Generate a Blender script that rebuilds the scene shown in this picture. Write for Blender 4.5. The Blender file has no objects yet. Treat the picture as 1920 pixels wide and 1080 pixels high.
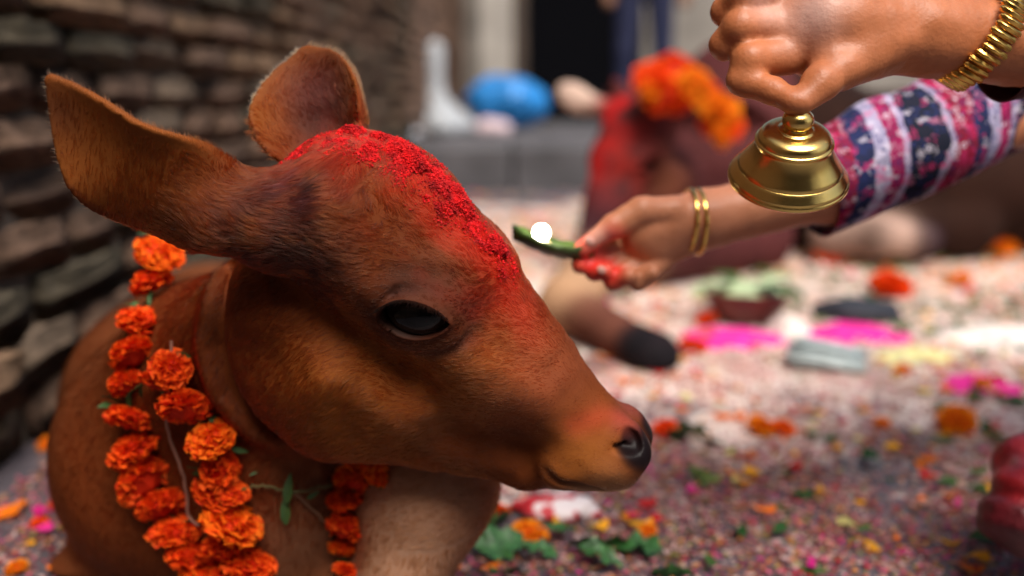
import bpy, bmesh, math, random
import numpy as np
from mathutils import Vector, Matrix
R = math.radians
rng = np.random.default_rng(7)
random.seed(7)
SC = bpy.context.scene
COL = SC.collection

# ------------------------------------------------------------------ camera, sky, sun, exposure
CAM_H = 0.45
FPX = 1920 * 35 / 36
PITCH = math.atan(370 / FPX)
cam_d = bpy.data.cameras.new('camera')
cam = bpy.data.objects.new('camera', cam_d)
COL.objects.link(cam)
cam.location = (0, 0, CAM_H)
cam.rotation_euler = (math.pi / 2 - PITCH, 0, 0)
cam_d.lens = 35
cam_d.sensor_width = 36
cam_d.clip_start = 0.05
cam_d.clip_end = 400
cam_d.dof.use_dof = True
cam_d.dof.focus_distance = 0.665
cam_d.dof.aperture_fstop = 2.2
SC.camera = cam

world = bpy.data.worlds.new("World")
SC.world = world
world.use_nodes = True
wn = world.node_tree
sky = wn.nodes.new('ShaderNodeTexSky')
sky.sky_type = 'NISHITA'
sky.sun_disc = False
SUN_EL, SUN_AZ = R(58), R(160)          # azimuth measured from +Y (view direction) towards +X
sky.sun_elevation = SUN_EL
sky.sun_rotation = SUN_AZ
sky.air_density = 1.0
sky.dust_density = 4.0
sky.ozone_density = 0.6
bg = wn.nodes['Background']
wn.links.new(sky.outputs[0], bg.inputs[0])
bg.inputs[1].default_value = 0.10
sun_d = bpy.data.lights.new('sun', 'SUN')
sun_d.energy = 2.7
sun_d.angle = R(34)
sun_d.color = (1.0, 0.95, 0.88)
sun = bpy.data.objects.new('sun', sun_d)
COL.objects.link(sun)
sdir = Vector((math.sin(SUN_AZ) * math.cos(SUN_EL), math.cos(SUN_AZ) * math.cos(SUN_EL), math.sin(SUN_EL)))
sun.rotation_euler = sdir.to_track_quat('Z', 'Y').to_euler()
SC.view_settings.view_transform = 'Standard'
SC.view_settings.look = 'None'
SC.view_settings.gamma = 1
SC.view_settings.use_curve_mapping = False
SC.view_settings.exposure = 0.74
SC.render.engine = 'CYCLES'
SC.cycles.use_denoising = True
SC.cycles.max_bounces = 6
SC.cycles.diffuse_bounces = 3
SC.cycles.glossy_bounces = 3
SC.cycles.sample_clamp_indirect = 4

# ------------------------------------------------------------------ geometry helpers
CP = np.array([0, 0, CAM_H])
RT = np.array([1., 0, 0])
FW = np.array([0, math.cos(PITCH), -math.sin(PITCH)])
UPV = np.array([0, math.sin(PITCH), math.cos(PITCH)])

def ray(px, py):
    return RT * (px - 960) / FPX + UPV * (540 - py) / FPX + FW

def W(px, py, d):                       # where a sight line meets distance d
    return CP + ray(px, py) * d

def G(px, py, z=0.0):                   # where a sight line meets the floor
    r = ray(px, py)
    return CP + r * ((z - CAM_H) / r[2])

def _h(ix, iy, iz, s):
    n = (ix * 374761393 + iy * 668265263 + iz * 2147483647 + s * 974711) & 0x7fffffff
    n = ((n ^ (n >> 13)) * 1274126177) & 0x7fffffff
    return ((n ^ (n >> 16)) & 0xffffff) / float(0xffffff)

def vnoise(p, scale=1.0, seed=0):       # smooth lattice noise, 0..1
    q = np.asarray(p, dtype=np.float64) * scale
    i = np.floor(q).astype(np.int64)
    f = q - i
    f = f * f * (3 - 2 * f)
    out = 0
    for dx in (0, 1):
        for dy in (0, 1):
            for dz in (0, 1):
                w = (f[:, 0] if dx else 1 - f[:, 0]) * (f[:, 1] if dy else 1 - f[:, 1]) * (f[:, 2] if dz else 1 - f[:, 2])
                out = out + w * _h(i[:, 0] + dx, i[:, 1] + dy, i[:, 2] + dz, seed)
    return out

def fbm(p, scale, seed=0, n=3):
    s, a, t = 0, 1.0, 0
    for k in range(n):
        s = s + a * vnoise(p, scale * 2 ** k, seed + k * 17)
        t += a
        a *= .5
    return s / t

def sst(x, a, b):
    t = np.clip((x - a) / (b - a), 0, 1)
    return t * t * (3 - 2 * t)

def smin(a, b, k):
    h = np.maximum(k - np.abs(a - b), 0) / k
    return np.minimum(a, b) - h * h * k * .25

def smax(a, b, k):
    return -smin(-a, -b, k)

def ell(p, c, r, ax=None):              # ellipsoid; ax = rows of its three axes
    q = p - np.asarray(c)
    if ax is not None:
        q = q @ np.asarray(ax).T
    r = np.asarray(r, dtype=float)
    k0 = np.sqrt(((q / r) ** 2).sum(1)) + 1e-9
    k1 = np.sqrt(((q / (r * r)) ** 2).sum(1)) + 1e-9
    return k0 * (k0 - 1) / k1

def rc(p, a, b, ra, rb, sn=1.0):        # tapered limb; sn stretches it sideways (third axis)
    a = np.array(a, dtype=float); b = np.array(b, dtype=float)
    if sn != 1.0:
        p = p.copy(); p[:, 2] /= sn
        a[2] /= sn; b[2] /= sn
    ab = b - a
    t = np.clip(((p - a) @ ab) / (ab @ ab), 0, 1)
    d = np.sqrt(((p - a - t[:, None] * ab) ** 2).sum(1)) - (ra + (rb - ra) * t)
    return d * min(sn, 1.0)

def chain(p, pts, rs, k=.008):
    d = None
    for i in range(len(pts) - 1):
        e = rc(p, pts[i], pts[i + 1], rs[i], rs[i + 1])
        d = e if d is None else smin(d, e, k)
    return d

def sdf_mesh(f, lo, hi, h, project=2):
    """surface nets over the zero level of f; returns verts, quads"""
    lo = np.asarray(lo, float); hi = np.asarray(hi, float)
    B = 4
    nb = np.ceil((hi - lo) / (h * B)).astype(int) + 1
    g = np.stack(np.meshgrid(*[np.arange(n) for n in nb], indexing='ij'), -1).reshape(-1, 3)
    dc = []
    cen = lo + (g + .5) * h * B
    for s in range(0, len(cen), 400000):
        dc.append(f(cen[s:s + 400000]))
    dc = np.concatenate(dc)
    act = g[np.abs(dc) < h * B * 1.9]
    dims = nb * B + 1
    val = np.full(dims, 9.0, np.float32)
    msk = np.zeros(dims, bool)
    o = np.stack(np.meshgrid(*[np.arange(B + 1)] * 3, indexing='ij'), -1).reshape(-1, 3)
    for s in range(0, len(act), 20000):
        c = (act[s:s + 20000, None] * B + o[None]).reshape(-1, 3)
        msk[c[:, 0], c[:, 1], c[:, 2]] = True
    idx = np.argwhere(msk)
    vv = []
    for s in range(0, len(idx), 400000):
        vv.append(f(lo + idx[s:s + 400000] * h))
    vv = np.concatenate(vv)
    val[idx[:, 0], idx[:, 1], idx[:, 2]] = vv
    st = np.array([dims[1] * dims[2], dims[2], 1])
    vf = val.ravel(); mf = msk.ravel()
    base = idx[(idx < dims - 1).all(1)]
    bf = base @ st
    offs = np.array([[i, j, k] for i in (0, 1) for j in (0, 1) for k in (0, 1)])
    cv = np.stack([vf[bf + of @ st] for of in offs], 1)
    cm = np.stack([mf[bf + of @ st] for of in offs], 1).all(1)
    neg = cv < 0
    mix = cm & neg.any(1) & (~neg).any(1)
    base, bf, cv, neg = base[mix], bf[mix], cv[mix], neg[mix]
    acc = np.zeros((len(base), 3)); cnt = np.zeros(len(base))
    for i in range(8):
        for j in range(i + 1, 8):
            if np.abs(offs[i] - offs[j]).sum() != 1:
                continue
            x = neg[:, i] != neg[:, j]
            t = np.where(x, cv[:, i] / np.where(x, cv[:, i] - cv[:, j], 1), 0)
            acc += np.where(x[:, None], offs[i] + t[:, None] * (offs[j] - offs[i]), 0)
            cnt += x
    verts = lo + (base + acc / cnt[:, None]) * h
    order = np.argsort(bf); sb = bf[order]
    def look(q):
        k = np.searchsorted(sb, q)
        k = np.clip(k, 0, len(sb) - 1)
        return np.where(sb[k] == q, order[k], -1)
    quads = []
    for ax, (u, v) in enumerate(((1, 2), (2, 0), (0, 1))):
        j = [4, 2, 1][ax]
        x = neg[:, 0] != neg[:, j]
        q = bf[x]
        c = [look(q), look(q - st[u]), look(q - st[u] - st[v]), look(q - st[v])]
        fl = neg[x, 0]
        Q = np.stack(c, 1)
        ok = (Q >= 0).all(1)
        Q = Q[ok]; fl = fl[ok]
        Q[~fl] = Q[~fl][:, ::-1]
        quads.append(Q)
    quads = np.concatenate(quads)
    verts = project_to(f, verts, h, project)
    return verts, quads

def project_to(f, v, h, n=2):
    e = h * .5
    for _ in range(n):
        g = np.zeros_like(v)
        for k in ((1, 1, 1), (1, -1, -1), (-1, 1, -1), (-1, -1, 1)):
            k = np.array(k, float)
            g += k * f(v + k * e)[:, None]
        g /= 4 * e
        d = f(v)
        g2 = (g * g).sum(1) + 1e-6
        step = g * (d / np.maximum(g2, .2))[:, None]
        L = np.sqrt((step ** 2).sum(1))[:, None]
        step *= np.minimum(1, h * .6 / np.maximum(L, 1e-9))
        v = v - step
    return v

def mesh_obj(name, verts, faces, mat=None, parent=None, smooth=True, colors=None, fcolors=None):
    me = bpy.data.meshes.new(name)
    verts = np.asarray(verts, dtype=np.float32)
    if isinstance(faces, np.ndarray):
        n = faces.shape[1]
        me.vertices.add(len(verts)); me.vertices.foreach_set('co', verts.ravel())
        me.loops.add(faces.size); me.loops.foreach_set('vertex_index', faces.ravel().astype(np.int32))
        me.polygons.add(len(faces))
        me.polygons.foreach_set('loop_start', np.arange(0, faces.size, n, dtype=np.int32))
        me.polygons.foreach_set('loop_total', np.full(len(faces), n, np.int32))
        me.update(calc_edges=True)
    else:
        me.from_pydata([tuple(map(float, v)) for v in verts], [], [tuple(map(int, f)) for f in faces])
    me.validate()
    me.polygons.foreach_set('use_smooth', np.full(len(me.polygons), smooth))
    if colors is not None:
        at = me.color_attributes.new('coat', 'FLOAT_COLOR', 'POINT')
        c4 = np.ones((len(verts), 4), np.float32); c4[:, :3] = colors
        at.data.foreach_set('color', c4.ravel())
    if mat:
        me.materials.append(mat)
    o = bpy.data.objects.new(name, me)
    COL.objects.link(o)
    if parent:
        o.parent = parent
    return o

def tag(o, label=None, cat=None, group=None, kind=None):
    if label: o['label'] = label
    if cat: o['category'] = cat
    if group: o['group'] = group
    if kind: o['kind'] = kind
    return o

def empty(name, loc=(0, 0, 0)):
    o = bpy.data.objects.new(name, None)
    o.empty_display_size = .02
    COL.objects.link(o)
    o.location = loc
    return o

# ------------------------------------------------------------------ material helpers
def material(name, color=(.5, .5, .5), rough=.6, metal=0, spec=.5, attr=None, noise=None, bump=None, sss=0, coat=0):
    m = bpy.data.materials.new(name)
    m.use_nodes = True
    nt = m.node_tree
    b = nt.nodes['Principled BSDF']
    b.inputs['Base Color'].default_value = (*color, 1)
    b.inputs['Roughness'].default_value = rough
    b.inputs['Metallic'].default_value = metal
    b.inputs['Specular IOR Level'].default_value = spec
    b.inputs['Coat Weight'].default_value = coat
    tc = nt.nodes.new('ShaderNodeTexCoord')
    src = None
    if attr:
        a = nt.nodes.new('ShaderNodeAttribute'); a.attribute_name = attr
        src = a.outputs['Color']
    if noise:                            # (scale, dark, light)
        nz = nt.nodes.new('ShaderNodeTexNoise')
        nz.inputs['Scale'].default_value = noise[0]; nz.inputs['Detail'].default_value = 6
        nt.links.new(tc.outputs['Object'], nz.inputs['Vector'])
        rp = nt.nodes.new('ShaderNodeMapRange')
        rp.inputs[1].default_value = .3; rp.inputs[2].default_value = .7
        rp.inputs[3].default_value = noise[1]; rp.inputs[4].default_value = noise[2]
        nt.links.new(nz.outputs[0], rp.inputs[0])
        mx = nt.nodes.new('ShaderNodeMix'); mx.data_type = 'RGBA'; mx.blend_type = 'MULTIPLY'
        mx.inputs[0].default_value = 1
        if src: nt.links.new(src, mx.inputs[6])
        else: mx.inputs[6].default_value = (*color, 1)
        cc = nt.nodes.new('ShaderNodeCombineColor')
        for k in range(3): nt.links.new(rp.outputs[0], cc.inputs[k])
        nt.links.new(cc.outputs[0], mx.inputs[7])
        src = mx.outputs[2]
    if src:
        nt.links.new(src, b.inputs['Base Color'])
    if bump:                             # (scale, strength, distance)
        nz = nt.nodes.new('ShaderNodeTexNoise')
        nz.inputs['Scale'].default_value = bump[0]; nz.inputs['Detail'].default_value = 5
        nt.links.new(tc.outputs['Object'], nz.inputs['Vector'])
        bp = nt.nodes.new('ShaderNodeBump')
        bp.inputs['Strength'].default_value = bump[1]; bp.inputs['Distance'].default_value = bump[2]
        nt.links.new(nz.outputs[0], bp.inputs['Height'])
        nt.links.new(bp.outputs[0], b.inputs['Normal'])
    if sss:
        b.inputs['Subsurface Weight'].default_value = sss
        b.inputs['Subsurface Radius'].default_value = (1, .35, .2)
        b.inputs['Subsurface Scale'].default_value = .006
    return m

# ------------------------------------------------------------------ the calf
YAW, ROLL = R(13), R(10)
HF = np.array([math.cos(YAW), -math.sin(YAW), 0])
_n0 = np.array([-math.sin(YAW), -math.cos(YAW), 0])
HU = math.cos(ROLL) * np.array([0, 0, 1.]) + math.sin(ROLL) * _n0
HN = math.cos(ROLL) * _n0 - math.sin(ROLL) * np.array([0, 0, 1.])
HO = W(800, 600, .72)
HM = np.stack([HF, HU, HN])              # world -> head frame

def to_head(p):
    return (p - HO) @ HM.T

def HL(px, py, n=0.0):
    r = ray(px, py)
    t = (n - (CP - HO) @ HN) / (r @ HN)
    return to_head(CP + r * t)

def axes(deg):
    c, s = math.cos(R(deg)), math.sin(R(deg))
    return np.array([[c, -s, 0], [s, c, 0], [0, 0, 1.]])

def HW(l):
    return HO + np.asarray(l) @ HM

EYE = HL(787, 586, .050)

def polyline_d(q, pts):
    d = None
    for a, b in zip(pts[:-1], pts[1:]):
        ab = b - a
        t = np.clip(((q - a) @ ab) / (ab @ ab), 0, 1)
        e = np.sqrt(((q - a - t[:, None] * ab) ** 2).sum(1))
        d = e if d is None else np.minimum(d, e)
    return d

GROOVES = [  # (points px,py,n ; radius ; depth)
    ([(712, 572, .060), (745, 545, .064), (795, 536, .064), (845, 552, .062), (880, 585, .058)], .0045, .0030),
    ([(706, 622, .058), (745, 655, .058), (800, 668, .057), (850, 655, .055), (895, 625, .052)], .005, .0024),
    ([(690, 545, .058), (740, 518, .060), (800, 512, .060), (860, 530, .056), (905, 560, .050)], .008, .0026),
    ([(905, 625, .052), (945, 655, .046), (1000, 690, .040), (1060, 740, .034)], .010, .0022),
    ([(700, 700, .055), (780, 760, .050), (880, 800, .046), (960, 815, .040)], .014, .0030),
    ([(560, 560, .060), (600, 640, .062), (640, 720, .062), (660, 790, .056)], .013, .0022),
    ([(1172, 893, .018), (1110, 912, .026), (1050, 902, .030), (1005, 880, .033), (962, 850, .036)], .0032, .0048),
]
GR = [([HL(*p) for p in pts], r, dp) for pts, r, dp in GROOVES]

def head_sdf(q):
    m = q.copy(); m[:, 2] = np.abs(m[:, 2])
    d = ell(q, HL(712, 440), (.082, .066, .060), axes(40))
    d = smin(d, rc(q, HL(850, 560), HL(925, 672), .0535, .047, .95), .02)
    d = smin(d, rc(q, HL(925, 672), HL(1118, 812), .047, .0275, .86), .02)
    d = smin(d, ell(q, HL(610, 695), (.066, .062, .050), axes(35)), .02)
    d = smin(d, rc(q, HL(655, 735), HL(985, 862), .054, .020, .80), .02)
    d = smin(d, rc(q, HL(985, 866), HL(1062, 886), .018, .0135, 1.0), .012)
    d = smin(d, rc(m, HL(640, 690, .034), HL(760, 760, .030), .030, .020), .03)       # cheek muscle
    d = smin(d, rc(m, HL(700, 520, .048), HL(830, 530, .034), .020, .016), .03)       # brow
    d = smin(d, rc(m, HL(880, 660, .036), HL(1010, 740, .026), .012, .010), .03)      # face crest
    # muzzle
    d = smin(d, ell(q, HL(1118, 838), (.038, .0285, .031), axes(32)), .016)
    d = smin(d, rc(m, HL(1055, 876, .016), HL(1150, 868, .013), .0165, .0155), .014)
    d = smin(d, rc(m, HL(1176, 822, .011), HL(1188, 842, .010), .0118, .0125), .011)   # nose pad wings
    # eye: lid mound, then the almond opening
    e = EYE
    d = smin(d, ell(m, e + np.array([0, 0, -.010]), (.036, .028, .026), axes(8)), .018)
    for pts, r, dp in GR:
        near = np.abs(m - np.mean(pts, axis=0)).max(1) < .12
        if near.any():
            g = polyline_d(m[near], pts)
            d[near] += dp * np.exp(-(g / r) ** 2)
    u = (m - e) @ axes(3).T
    # lids: raised rims above and below the opening
    half = .0243
    x = np.clip(u[:, 0] / half, -1, 1)
    top = .0136 * (1 - x * x) ** .75 * (1 - .18 * x)
    bot = -.0116 * (1 - x * x) ** .80
    zf = np.exp(-((u[:, 2] - .012) / .022) ** 2)
    ins = (np.abs(u[:, 0]) < half * 1.35) & (u[:, 2] > -.01)
    rt = np.sqrt((u[:, 1] - top - .0016) ** 2 + (np.maximum(np.abs(u[:, 0]) - half, 0)) ** 2)
    rb = np.sqrt((u[:, 1] - bot + .0016) ** 2 + (np.maximum(np.abs(u[:, 0]) - half, 0)) ** 2)
    d = d - np.where(ins, (.0022 * np.exp(-(rt / .0026) ** 2) + .0018 * np.exp(-(rb / .0022) ** 2)) * zf, 0)
    # opening volume
    yc = (top + bot) / 2
    hh = (top - bot) / 2
    op = np.maximum(np.abs(u[:, 1] - yc) - hh, np.abs(u[:, 0]) - half)
    op = np.maximum(op, -(u[:, 2] + .012))
    op = np.maximum(op, u[:, 2] - .06)
    d = smax(d, -op, .0022)
    # front corner hollow
    d = d + .0035 * np.exp(-(((m - HL(905, 583, .052)) ** 2).sum(1)) / .011 ** 2)
    d = d + .003 * np.exp(-(((m - HL(955, 852, .034)) ** 2).sum(1)) / .013 ** 2)
    # uneven bone and muscle under the coat
    nb_ = np.abs(d) < .012
    if nb_.any():
        d[nb_] += (vnoise(q[nb_], 42, 5) - .5) * .0030 + (vnoise(q[nb_], 95, 6) - .5) * .0013
    d = d - .005 * np.exp(-(((m - HL(648, 338, .036)) ** 2).sum(1)) / .012 ** 2)
    d = d + .004 * np.exp(-(((m - HL(585, 395, .050)) ** 2).sum(1)) / .014 ** 2)
    # nostril
    n1 = ell((m - HL(1184, 828, .0225)) @ axes(58).T, (0, 0, 0), (.0105, .0058, .0115))
    n1 = smin(n1, ell((m - HL(1172, 842, .0235)) @ axes(10).T, (0, 0, 0), (.0085, .0032, .0080)), .003)
    d = smax(d, -n1, .004)
    return d

# ears: curved leaf shells in the head frame
def ear(q, base, tip, width, facing, cup, thick=.0030, wpow=(.55, .62), lean=0.0):
    base = np.array(base); tip = np.array(tip)
    L = np.linalg.norm(tip - base)
    A = (tip - base) / L
    Z = np.array(facing, float); Z -= A * (Z @ A); Z /= np.linalg.norm(Z)
    V = np.cross(Z, A)
    r = q - base
    u = r @ A / L; v = r @ V; w = r @ Z
    uc = np.clip(u, 0, 1)
    prof = np.interp(uc, wpow[0], wpow[1]) * width
    off = lean * np.sin(uc * math.pi)
    c = np.interp(uc, cup[0], cup[1])
    vv = v - off
    x = vv / np.maximum(prof, .002)
    curv = c * vv * vv / width + np.interp(uc, [0, .5, 1], [0, .004, 0])
    over = np.maximum(np.abs(vv) - prof, 0)
    endd = np.maximum(np.maximum(u - 1, -u), 0) * L
    t = thick * (1 - .25 * np.clip(np.abs(x), 0, 1)) * np.interp(uc, [0, .18, .4, 1], [3.6, 2.2, 1.1, .8])
    dw = np.abs(w - curv) / np.sqrt(1 + (2 * c * np.clip(vv, -width, width) / width) ** 2)
    return np.sqrt(np.maximum(dw - t * .6, 0) ** 2 + over ** 2 + endd ** 2) - t * .4 - .0008

EAR_P = (np.linspace(0, 1, 12), [.62, .80, .95, 1.05, 1.08, 1.03, .93, .82, .68, .50, .29, .05])
N_BASE, N_TIP = HL(398, 432, .060), HL(92, 146, .085)
F_BASE, F_TIP = HL(636, 300, -.052), HL(572, 92, -.075)
def ears_sdf(q):
    near = ear(q, N_BASE, N_TIP, .0405, (0.05, -.12, 1), ([0, .3, .6, 1], [-.7, -.25, .30, .50]), wpow=EAR_P, lean=.0065)
    far = ear(q, F_BASE, F_TIP, .040, (.15, .1, 1), ([0, .5, 1], [1.0, .65, .5]), wpow=(np.linspace(0, 1, 11), [.62, .76, .88, .97, 1.02, 1.02, .97, .88, .74, .52, .12]), lean=.003)
    root = rc(q, HL(505, 420, .046), HL(440, 420, .057), .027, .020)
    root = smin(root, rc(q, HL(530, 415, .038), HL(640, 410, .036), .030, .034), .02)
    root = smin(root, rc(q, HL(640, 330, -.040), HL(622, 285, -.056), .024, .017), .01)
    return near, far, root

THROAT = [HL(*v)[:2] for v in ((380, 500, .03), (392, 580, .03), (402, 660, .03), (428, 740, .03), (475, 805, .03), (540, 850, .03), (650, 888, .03))]
def throat_d(q):
    return polyline_d(q[:, :2], THROAT)

def throat_side(q):                      # > 0 outside the ring, < 0 on the jaw side
    c = HL(640, 640, .03)[:2]
    best = np.full(len(q), 9.); sg = np.zeros(len(q))
    for a, b in zip(THROAT[:-1], THROAT[1:]):
        ab = b - a; t = np.clip(((q[:, :2] - a) @ ab) / (ab @ ab), 0, 1)
        v = q[:, :2] - a - t[:, None] * ab; e = np.sqrt((v ** 2).sum(1))
        m = e < best; best[m] = e[m]
        sg[m] = np.sign(v[m] @ (a - c))
    return best * sg

def calf_sdf(p):
    q = to_head(p)
    hn = (q ** 2).sum(1) < .36 ** 2
    d = np.full(len(p), .5)
    if hn.any():
        qq = q[hn]
        e = head_sdf(qq)
        n, f, r = ears_sdf(qq)
        e = smin(e, r, .022)
        e = smin(e, n, .022)
        d[hn] = smin(e, f, .010)
    # neck with its throat fold, chest, barrel, legs (world frame)
    nk = rc(p, HW(HL(575, 560, -.010)), W(400, 700, .88), .056, .072)
    nk = smin(nk, rc(p, W(520, 700, .80), W(500, 880, .87), .045, .055), .04)
    nk = smin(nk, rc(p, W(400, 700, .88), W(345, 850, .95), .072, .100), .05)
    nk = smin(nk, ell(p, W(318, 850, .97), (.100, .12, .128)), .04)
    nk = smin(nk, rc(p, W(560, 900, .90), W(500, 1000, .92), .075, .085), .05)
    nk = smin(nk, rc(p, W(345, 760, 1.12), W(400, 650, 1.62), .130, .130), .06)
    nk = smin(nk, ell(p, W(400, 660, 1.62), (.120, .16, .125)), .05)
    if hn.any():
        sd = throat_side(q[hn]); w = (q[hn][:, 2] > -.02)
        nk[hn] += w * (.013 * np.exp(-(sd / .008) ** 2) + (.35 + vnoise(q[hn], 25, 3)) * (-.0045 * np.exp(-((sd - .016) / .010) ** 2)
                       + .006 * np.exp(-((sd - .036) / .013) ** 2)))
    d = smin(d, nk, .008)
    # near fore leg: upper arm down to the bent knee and the folded shank
    lg = rc(p, W(640, 930, .92), W(812, 905, .84), .060, .050)
    lg = smin(lg, rc(p, W(812, 905, .84), W(745, 1110, .83), .049, .036), .03)
    lg = smin(lg, rc(p, W(745, 1110, .83), W(560, 1100, .93), .033, .026), .02)
    d = smin(d, lg, .022)
    # far fore leg and hind leg folded against the body
    d = smin(d, chain(p, [W(300, 980, .98), W(150, 1120, .96), W(260, 1110, 1.12)], [.055, .040, .030], .02), .03)
    d = smin(d, chain(p, [W(500, 690, 1.60), W(610, 690, 1.45), W(560, 720, 1.66)], [.085, .050, .030], .02), .03)
    fl = p[:, 2] - .004
    return smax(d, -fl, .01)

def patch(q, c, r, k=2.0):
    return np.exp(-((np.sqrt(((q - np.asarray(c)) ** 2).sum(1)) / r) ** k))

TIKA = [HL(*p) for p in ((612, 276, .002), (665, 268, .006), (720, 285, .010), (775, 315, .012), (830, 355, .010), (880, 410, .010), (915, 460, .010), (938, 505, .010))]
def coat(p, hair=False):
    """coat colours by place on the animal (darker along the carved creases)"""
    q = to_head(p)
    m = q.copy(); m[:, 2] = np.abs(m[:, 2])
    n1 = fbm(q, 28, 3)[:, None]; n2 = fbm(q, 160, 5)[:, None]; n3 = fbm(q * np.array([1, 1, 1]), 60, 9)[:, None]
    base = np.array([.130, .029, .007])
    ora = np.array([.255, .078, .014])
    dk = np.array([.030, .012, .011])
    pale = np.array([.52, .34, .22])
    c = base * (.72 + .5 * n1) * (.75 + .5 * n2)
    def mix(col, w, amt=1.0):
        nonlocal c
        w = np.clip(w * amt, 0, 1)[:, None]
        c = c * (1 - w) + np.asarray(col) * w
    mix(ora * 1.0, patch(m, HL(640, 740, .045), .050), .75)          # cheek
    mix(ora * .95, patch(m, HL(880, 690, .040), .038), .75)          # under the eye
    mix(ora * 1.1, patch(m, HL(1085, 850, .028), .030), .85)
    mix((.30, .075, .035), patch(m, HL(980, 700, .020), .035), .6)
    mix(pale * np.array([.95, .8, .62]), patch(m, HL(1140, 890, .018), .014), .75)
    mix(pale, patch(m, HL(1090, 918, .012), .018, 3), .7)
    mix((.60, .42, .30), np.exp(-(polyline_d(m, [HL(1040, 918, .010), HL(1110, 922, .014), HL(1160, 902, .014), HL(1188, 884, .010)]) / .0055) ** 2), .8)
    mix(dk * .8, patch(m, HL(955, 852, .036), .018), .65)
    # around the eye
    u = (m - EYE) @ axes(3).T
    re = np.sqrt((u[:, 0] / .036) ** 2 + (u[:, 1] / .022) ** 2)
    mix((.026, .009, .006), np.exp(-(re) ** 4) * (m[:, 2] > .02), .93)
    mix((.032, .013, .012), patch(m, HL(905, 585, .050), .013), .85)
    xx = np.clip(u[:, 0] / .0243, -1, 1); lb = -.0116 * (1 - xx * xx) ** .8
    mix((.055, .036, .030), np.exp(-((u[:, 1] - lb + .0002) / .0008) ** 2) * (np.abs(xx) < .97) * (m[:, 2] > .04), .9)
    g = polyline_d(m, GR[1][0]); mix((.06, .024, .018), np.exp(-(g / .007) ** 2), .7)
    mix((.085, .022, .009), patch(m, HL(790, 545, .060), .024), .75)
    g = polyline_d(m, GR[0][0]); mix((.035, .013, .010), np.exp(-(g / .0055) ** 2), .85)  # lid, brow and mouth creases set darker in the coat
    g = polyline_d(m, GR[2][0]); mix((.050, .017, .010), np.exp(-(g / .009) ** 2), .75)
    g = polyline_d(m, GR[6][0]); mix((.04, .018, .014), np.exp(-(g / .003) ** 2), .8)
    # dark swirls behind the brow and at the ear root
    wv = n3[:, 0] * .6 + n2[:, 0] * .5
    mix(dk, patch(m, HL(585, 375, .045), .024) * (wv > .46), .95)
    mix(dk, patch(m, HL(640, 330, .035), .009), .6)
    mix(dk, patch(m, HL(500, 450, .055), .034) * (wv > .50), .9)
    mix(dk, patch(m, HL(600, 480, .055), .030) * (wv > .53), .85)
    sk = fbm(q * np.array([1, .30, 1]), 150, 33)
    mix((.016, .009, .012), patch(m, HL(470, 445, .056), .030, 3) * sst(sk, .44, .56), .85)
    mix((.012, .010, .018), patch(m, HL(572, 368, .050), .022, 3) * sst(sk, .42, .54), .92)
    mix((.020, .010, .010), patch(m, HL(600, 500, .056), .030, 3) * sst(sk, .48, .60), .75)
    # nose pad, nostril
    mix((.005, .004, .005), patch(m, HL(1198, 840, .016), .0172, 10), .98)
    mix((.16, .035, .03), patch(m, HL(1178, 782, .010), .012, 3), .7)
    # ears
    for b, t, wd in ((N_BASE, N_TIP, .034), (F_BASE, F_TIP, .045)):
        L = np.linalg.norm(t - b); A = (t - b) / L
        uu = (q - b) @ A / L
        on = (uu > .12) & (uu < 1.05) & (np.sqrt(((q - b - np.outer(np.clip(uu, 0, 1) * L, A)) ** 2).sum(1)) < wd * 1.25)
        mix(ora * 1.0, on * sst(uu, .1, .5), .5)
    on = patch(q, HL(118, 200, .08), .020); mix(dk * 1.1, on, .55)
    on = (patch(q, (F_BASE * .45 + F_TIP * .55) + np.array([.006, 0, 0]), .036, 3)); mix((.085, .026, .026), on, .92)
    mix(dk, patch(q, F_BASE * .75 + F_TIP * .25 - np.array([.012, 0, 0]), .022), .7)
    # the neck, chest and legs
    hd = 1 - sst(np.sqrt((q ** 2).sum(1)), .20, .24)
    mix(np.array([.150, .048, .018]) * (.7 + .6 * n1), (1 - hd) * sst(p[:, 1], .80, .88), .75)
    mix((.50, .28, .18), patch(p, W(760, 985, .80), .055, 3) * (.6 + .5 * n1[:, 0]), .9)
    mix((.34, .19, .12), patch(p, W(740, 1120, .80), .06, 3), .6)
    mix((.27, .13, .07), patch(p, W(560, 1000, .84), .06), .5)
    # red powder rubbed into the hair
    g = polyline_d(q, TIKA)
    g2 = g * (1.0 + .6 * (n3[:, 0] - .5)) 
    lo = sst(q[:, 1], *sorted((HL(900, 560)[1], HL(700, 300)[1])))
    mix((.52, .005, .005), np.exp(-(g2 / .017) ** 2) * (.55 + .6 * n3[:, 0]), .97)
    mix((.36, .026, .014), np.exp(-(g2 / .042) ** 2) * sst(n3[:, 0], .30, .70) * sst(q[:, 0], -.125, -.07), .80)
    g = polyline_d(q, [HL(935, 500, .01), HL(965, 560, .02), HL(985, 640, .02)])
    mix((.34, .035, .018), np.exp(-(g / .012) ** 2), .45)
    g = polyline_d(q, [HL(1080, 800, .03), HL(1130, 780, .02), HL(1180, 775, .012)])
    mix((.38, .05, .02), np.exp(-(g / .009) ** 2), .6)
    return np.clip(c, .004, 1)

m_coat = material('calf skin', rough=.68, spec=.2, attr='coat', bump=(420, .25, .001))
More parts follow.
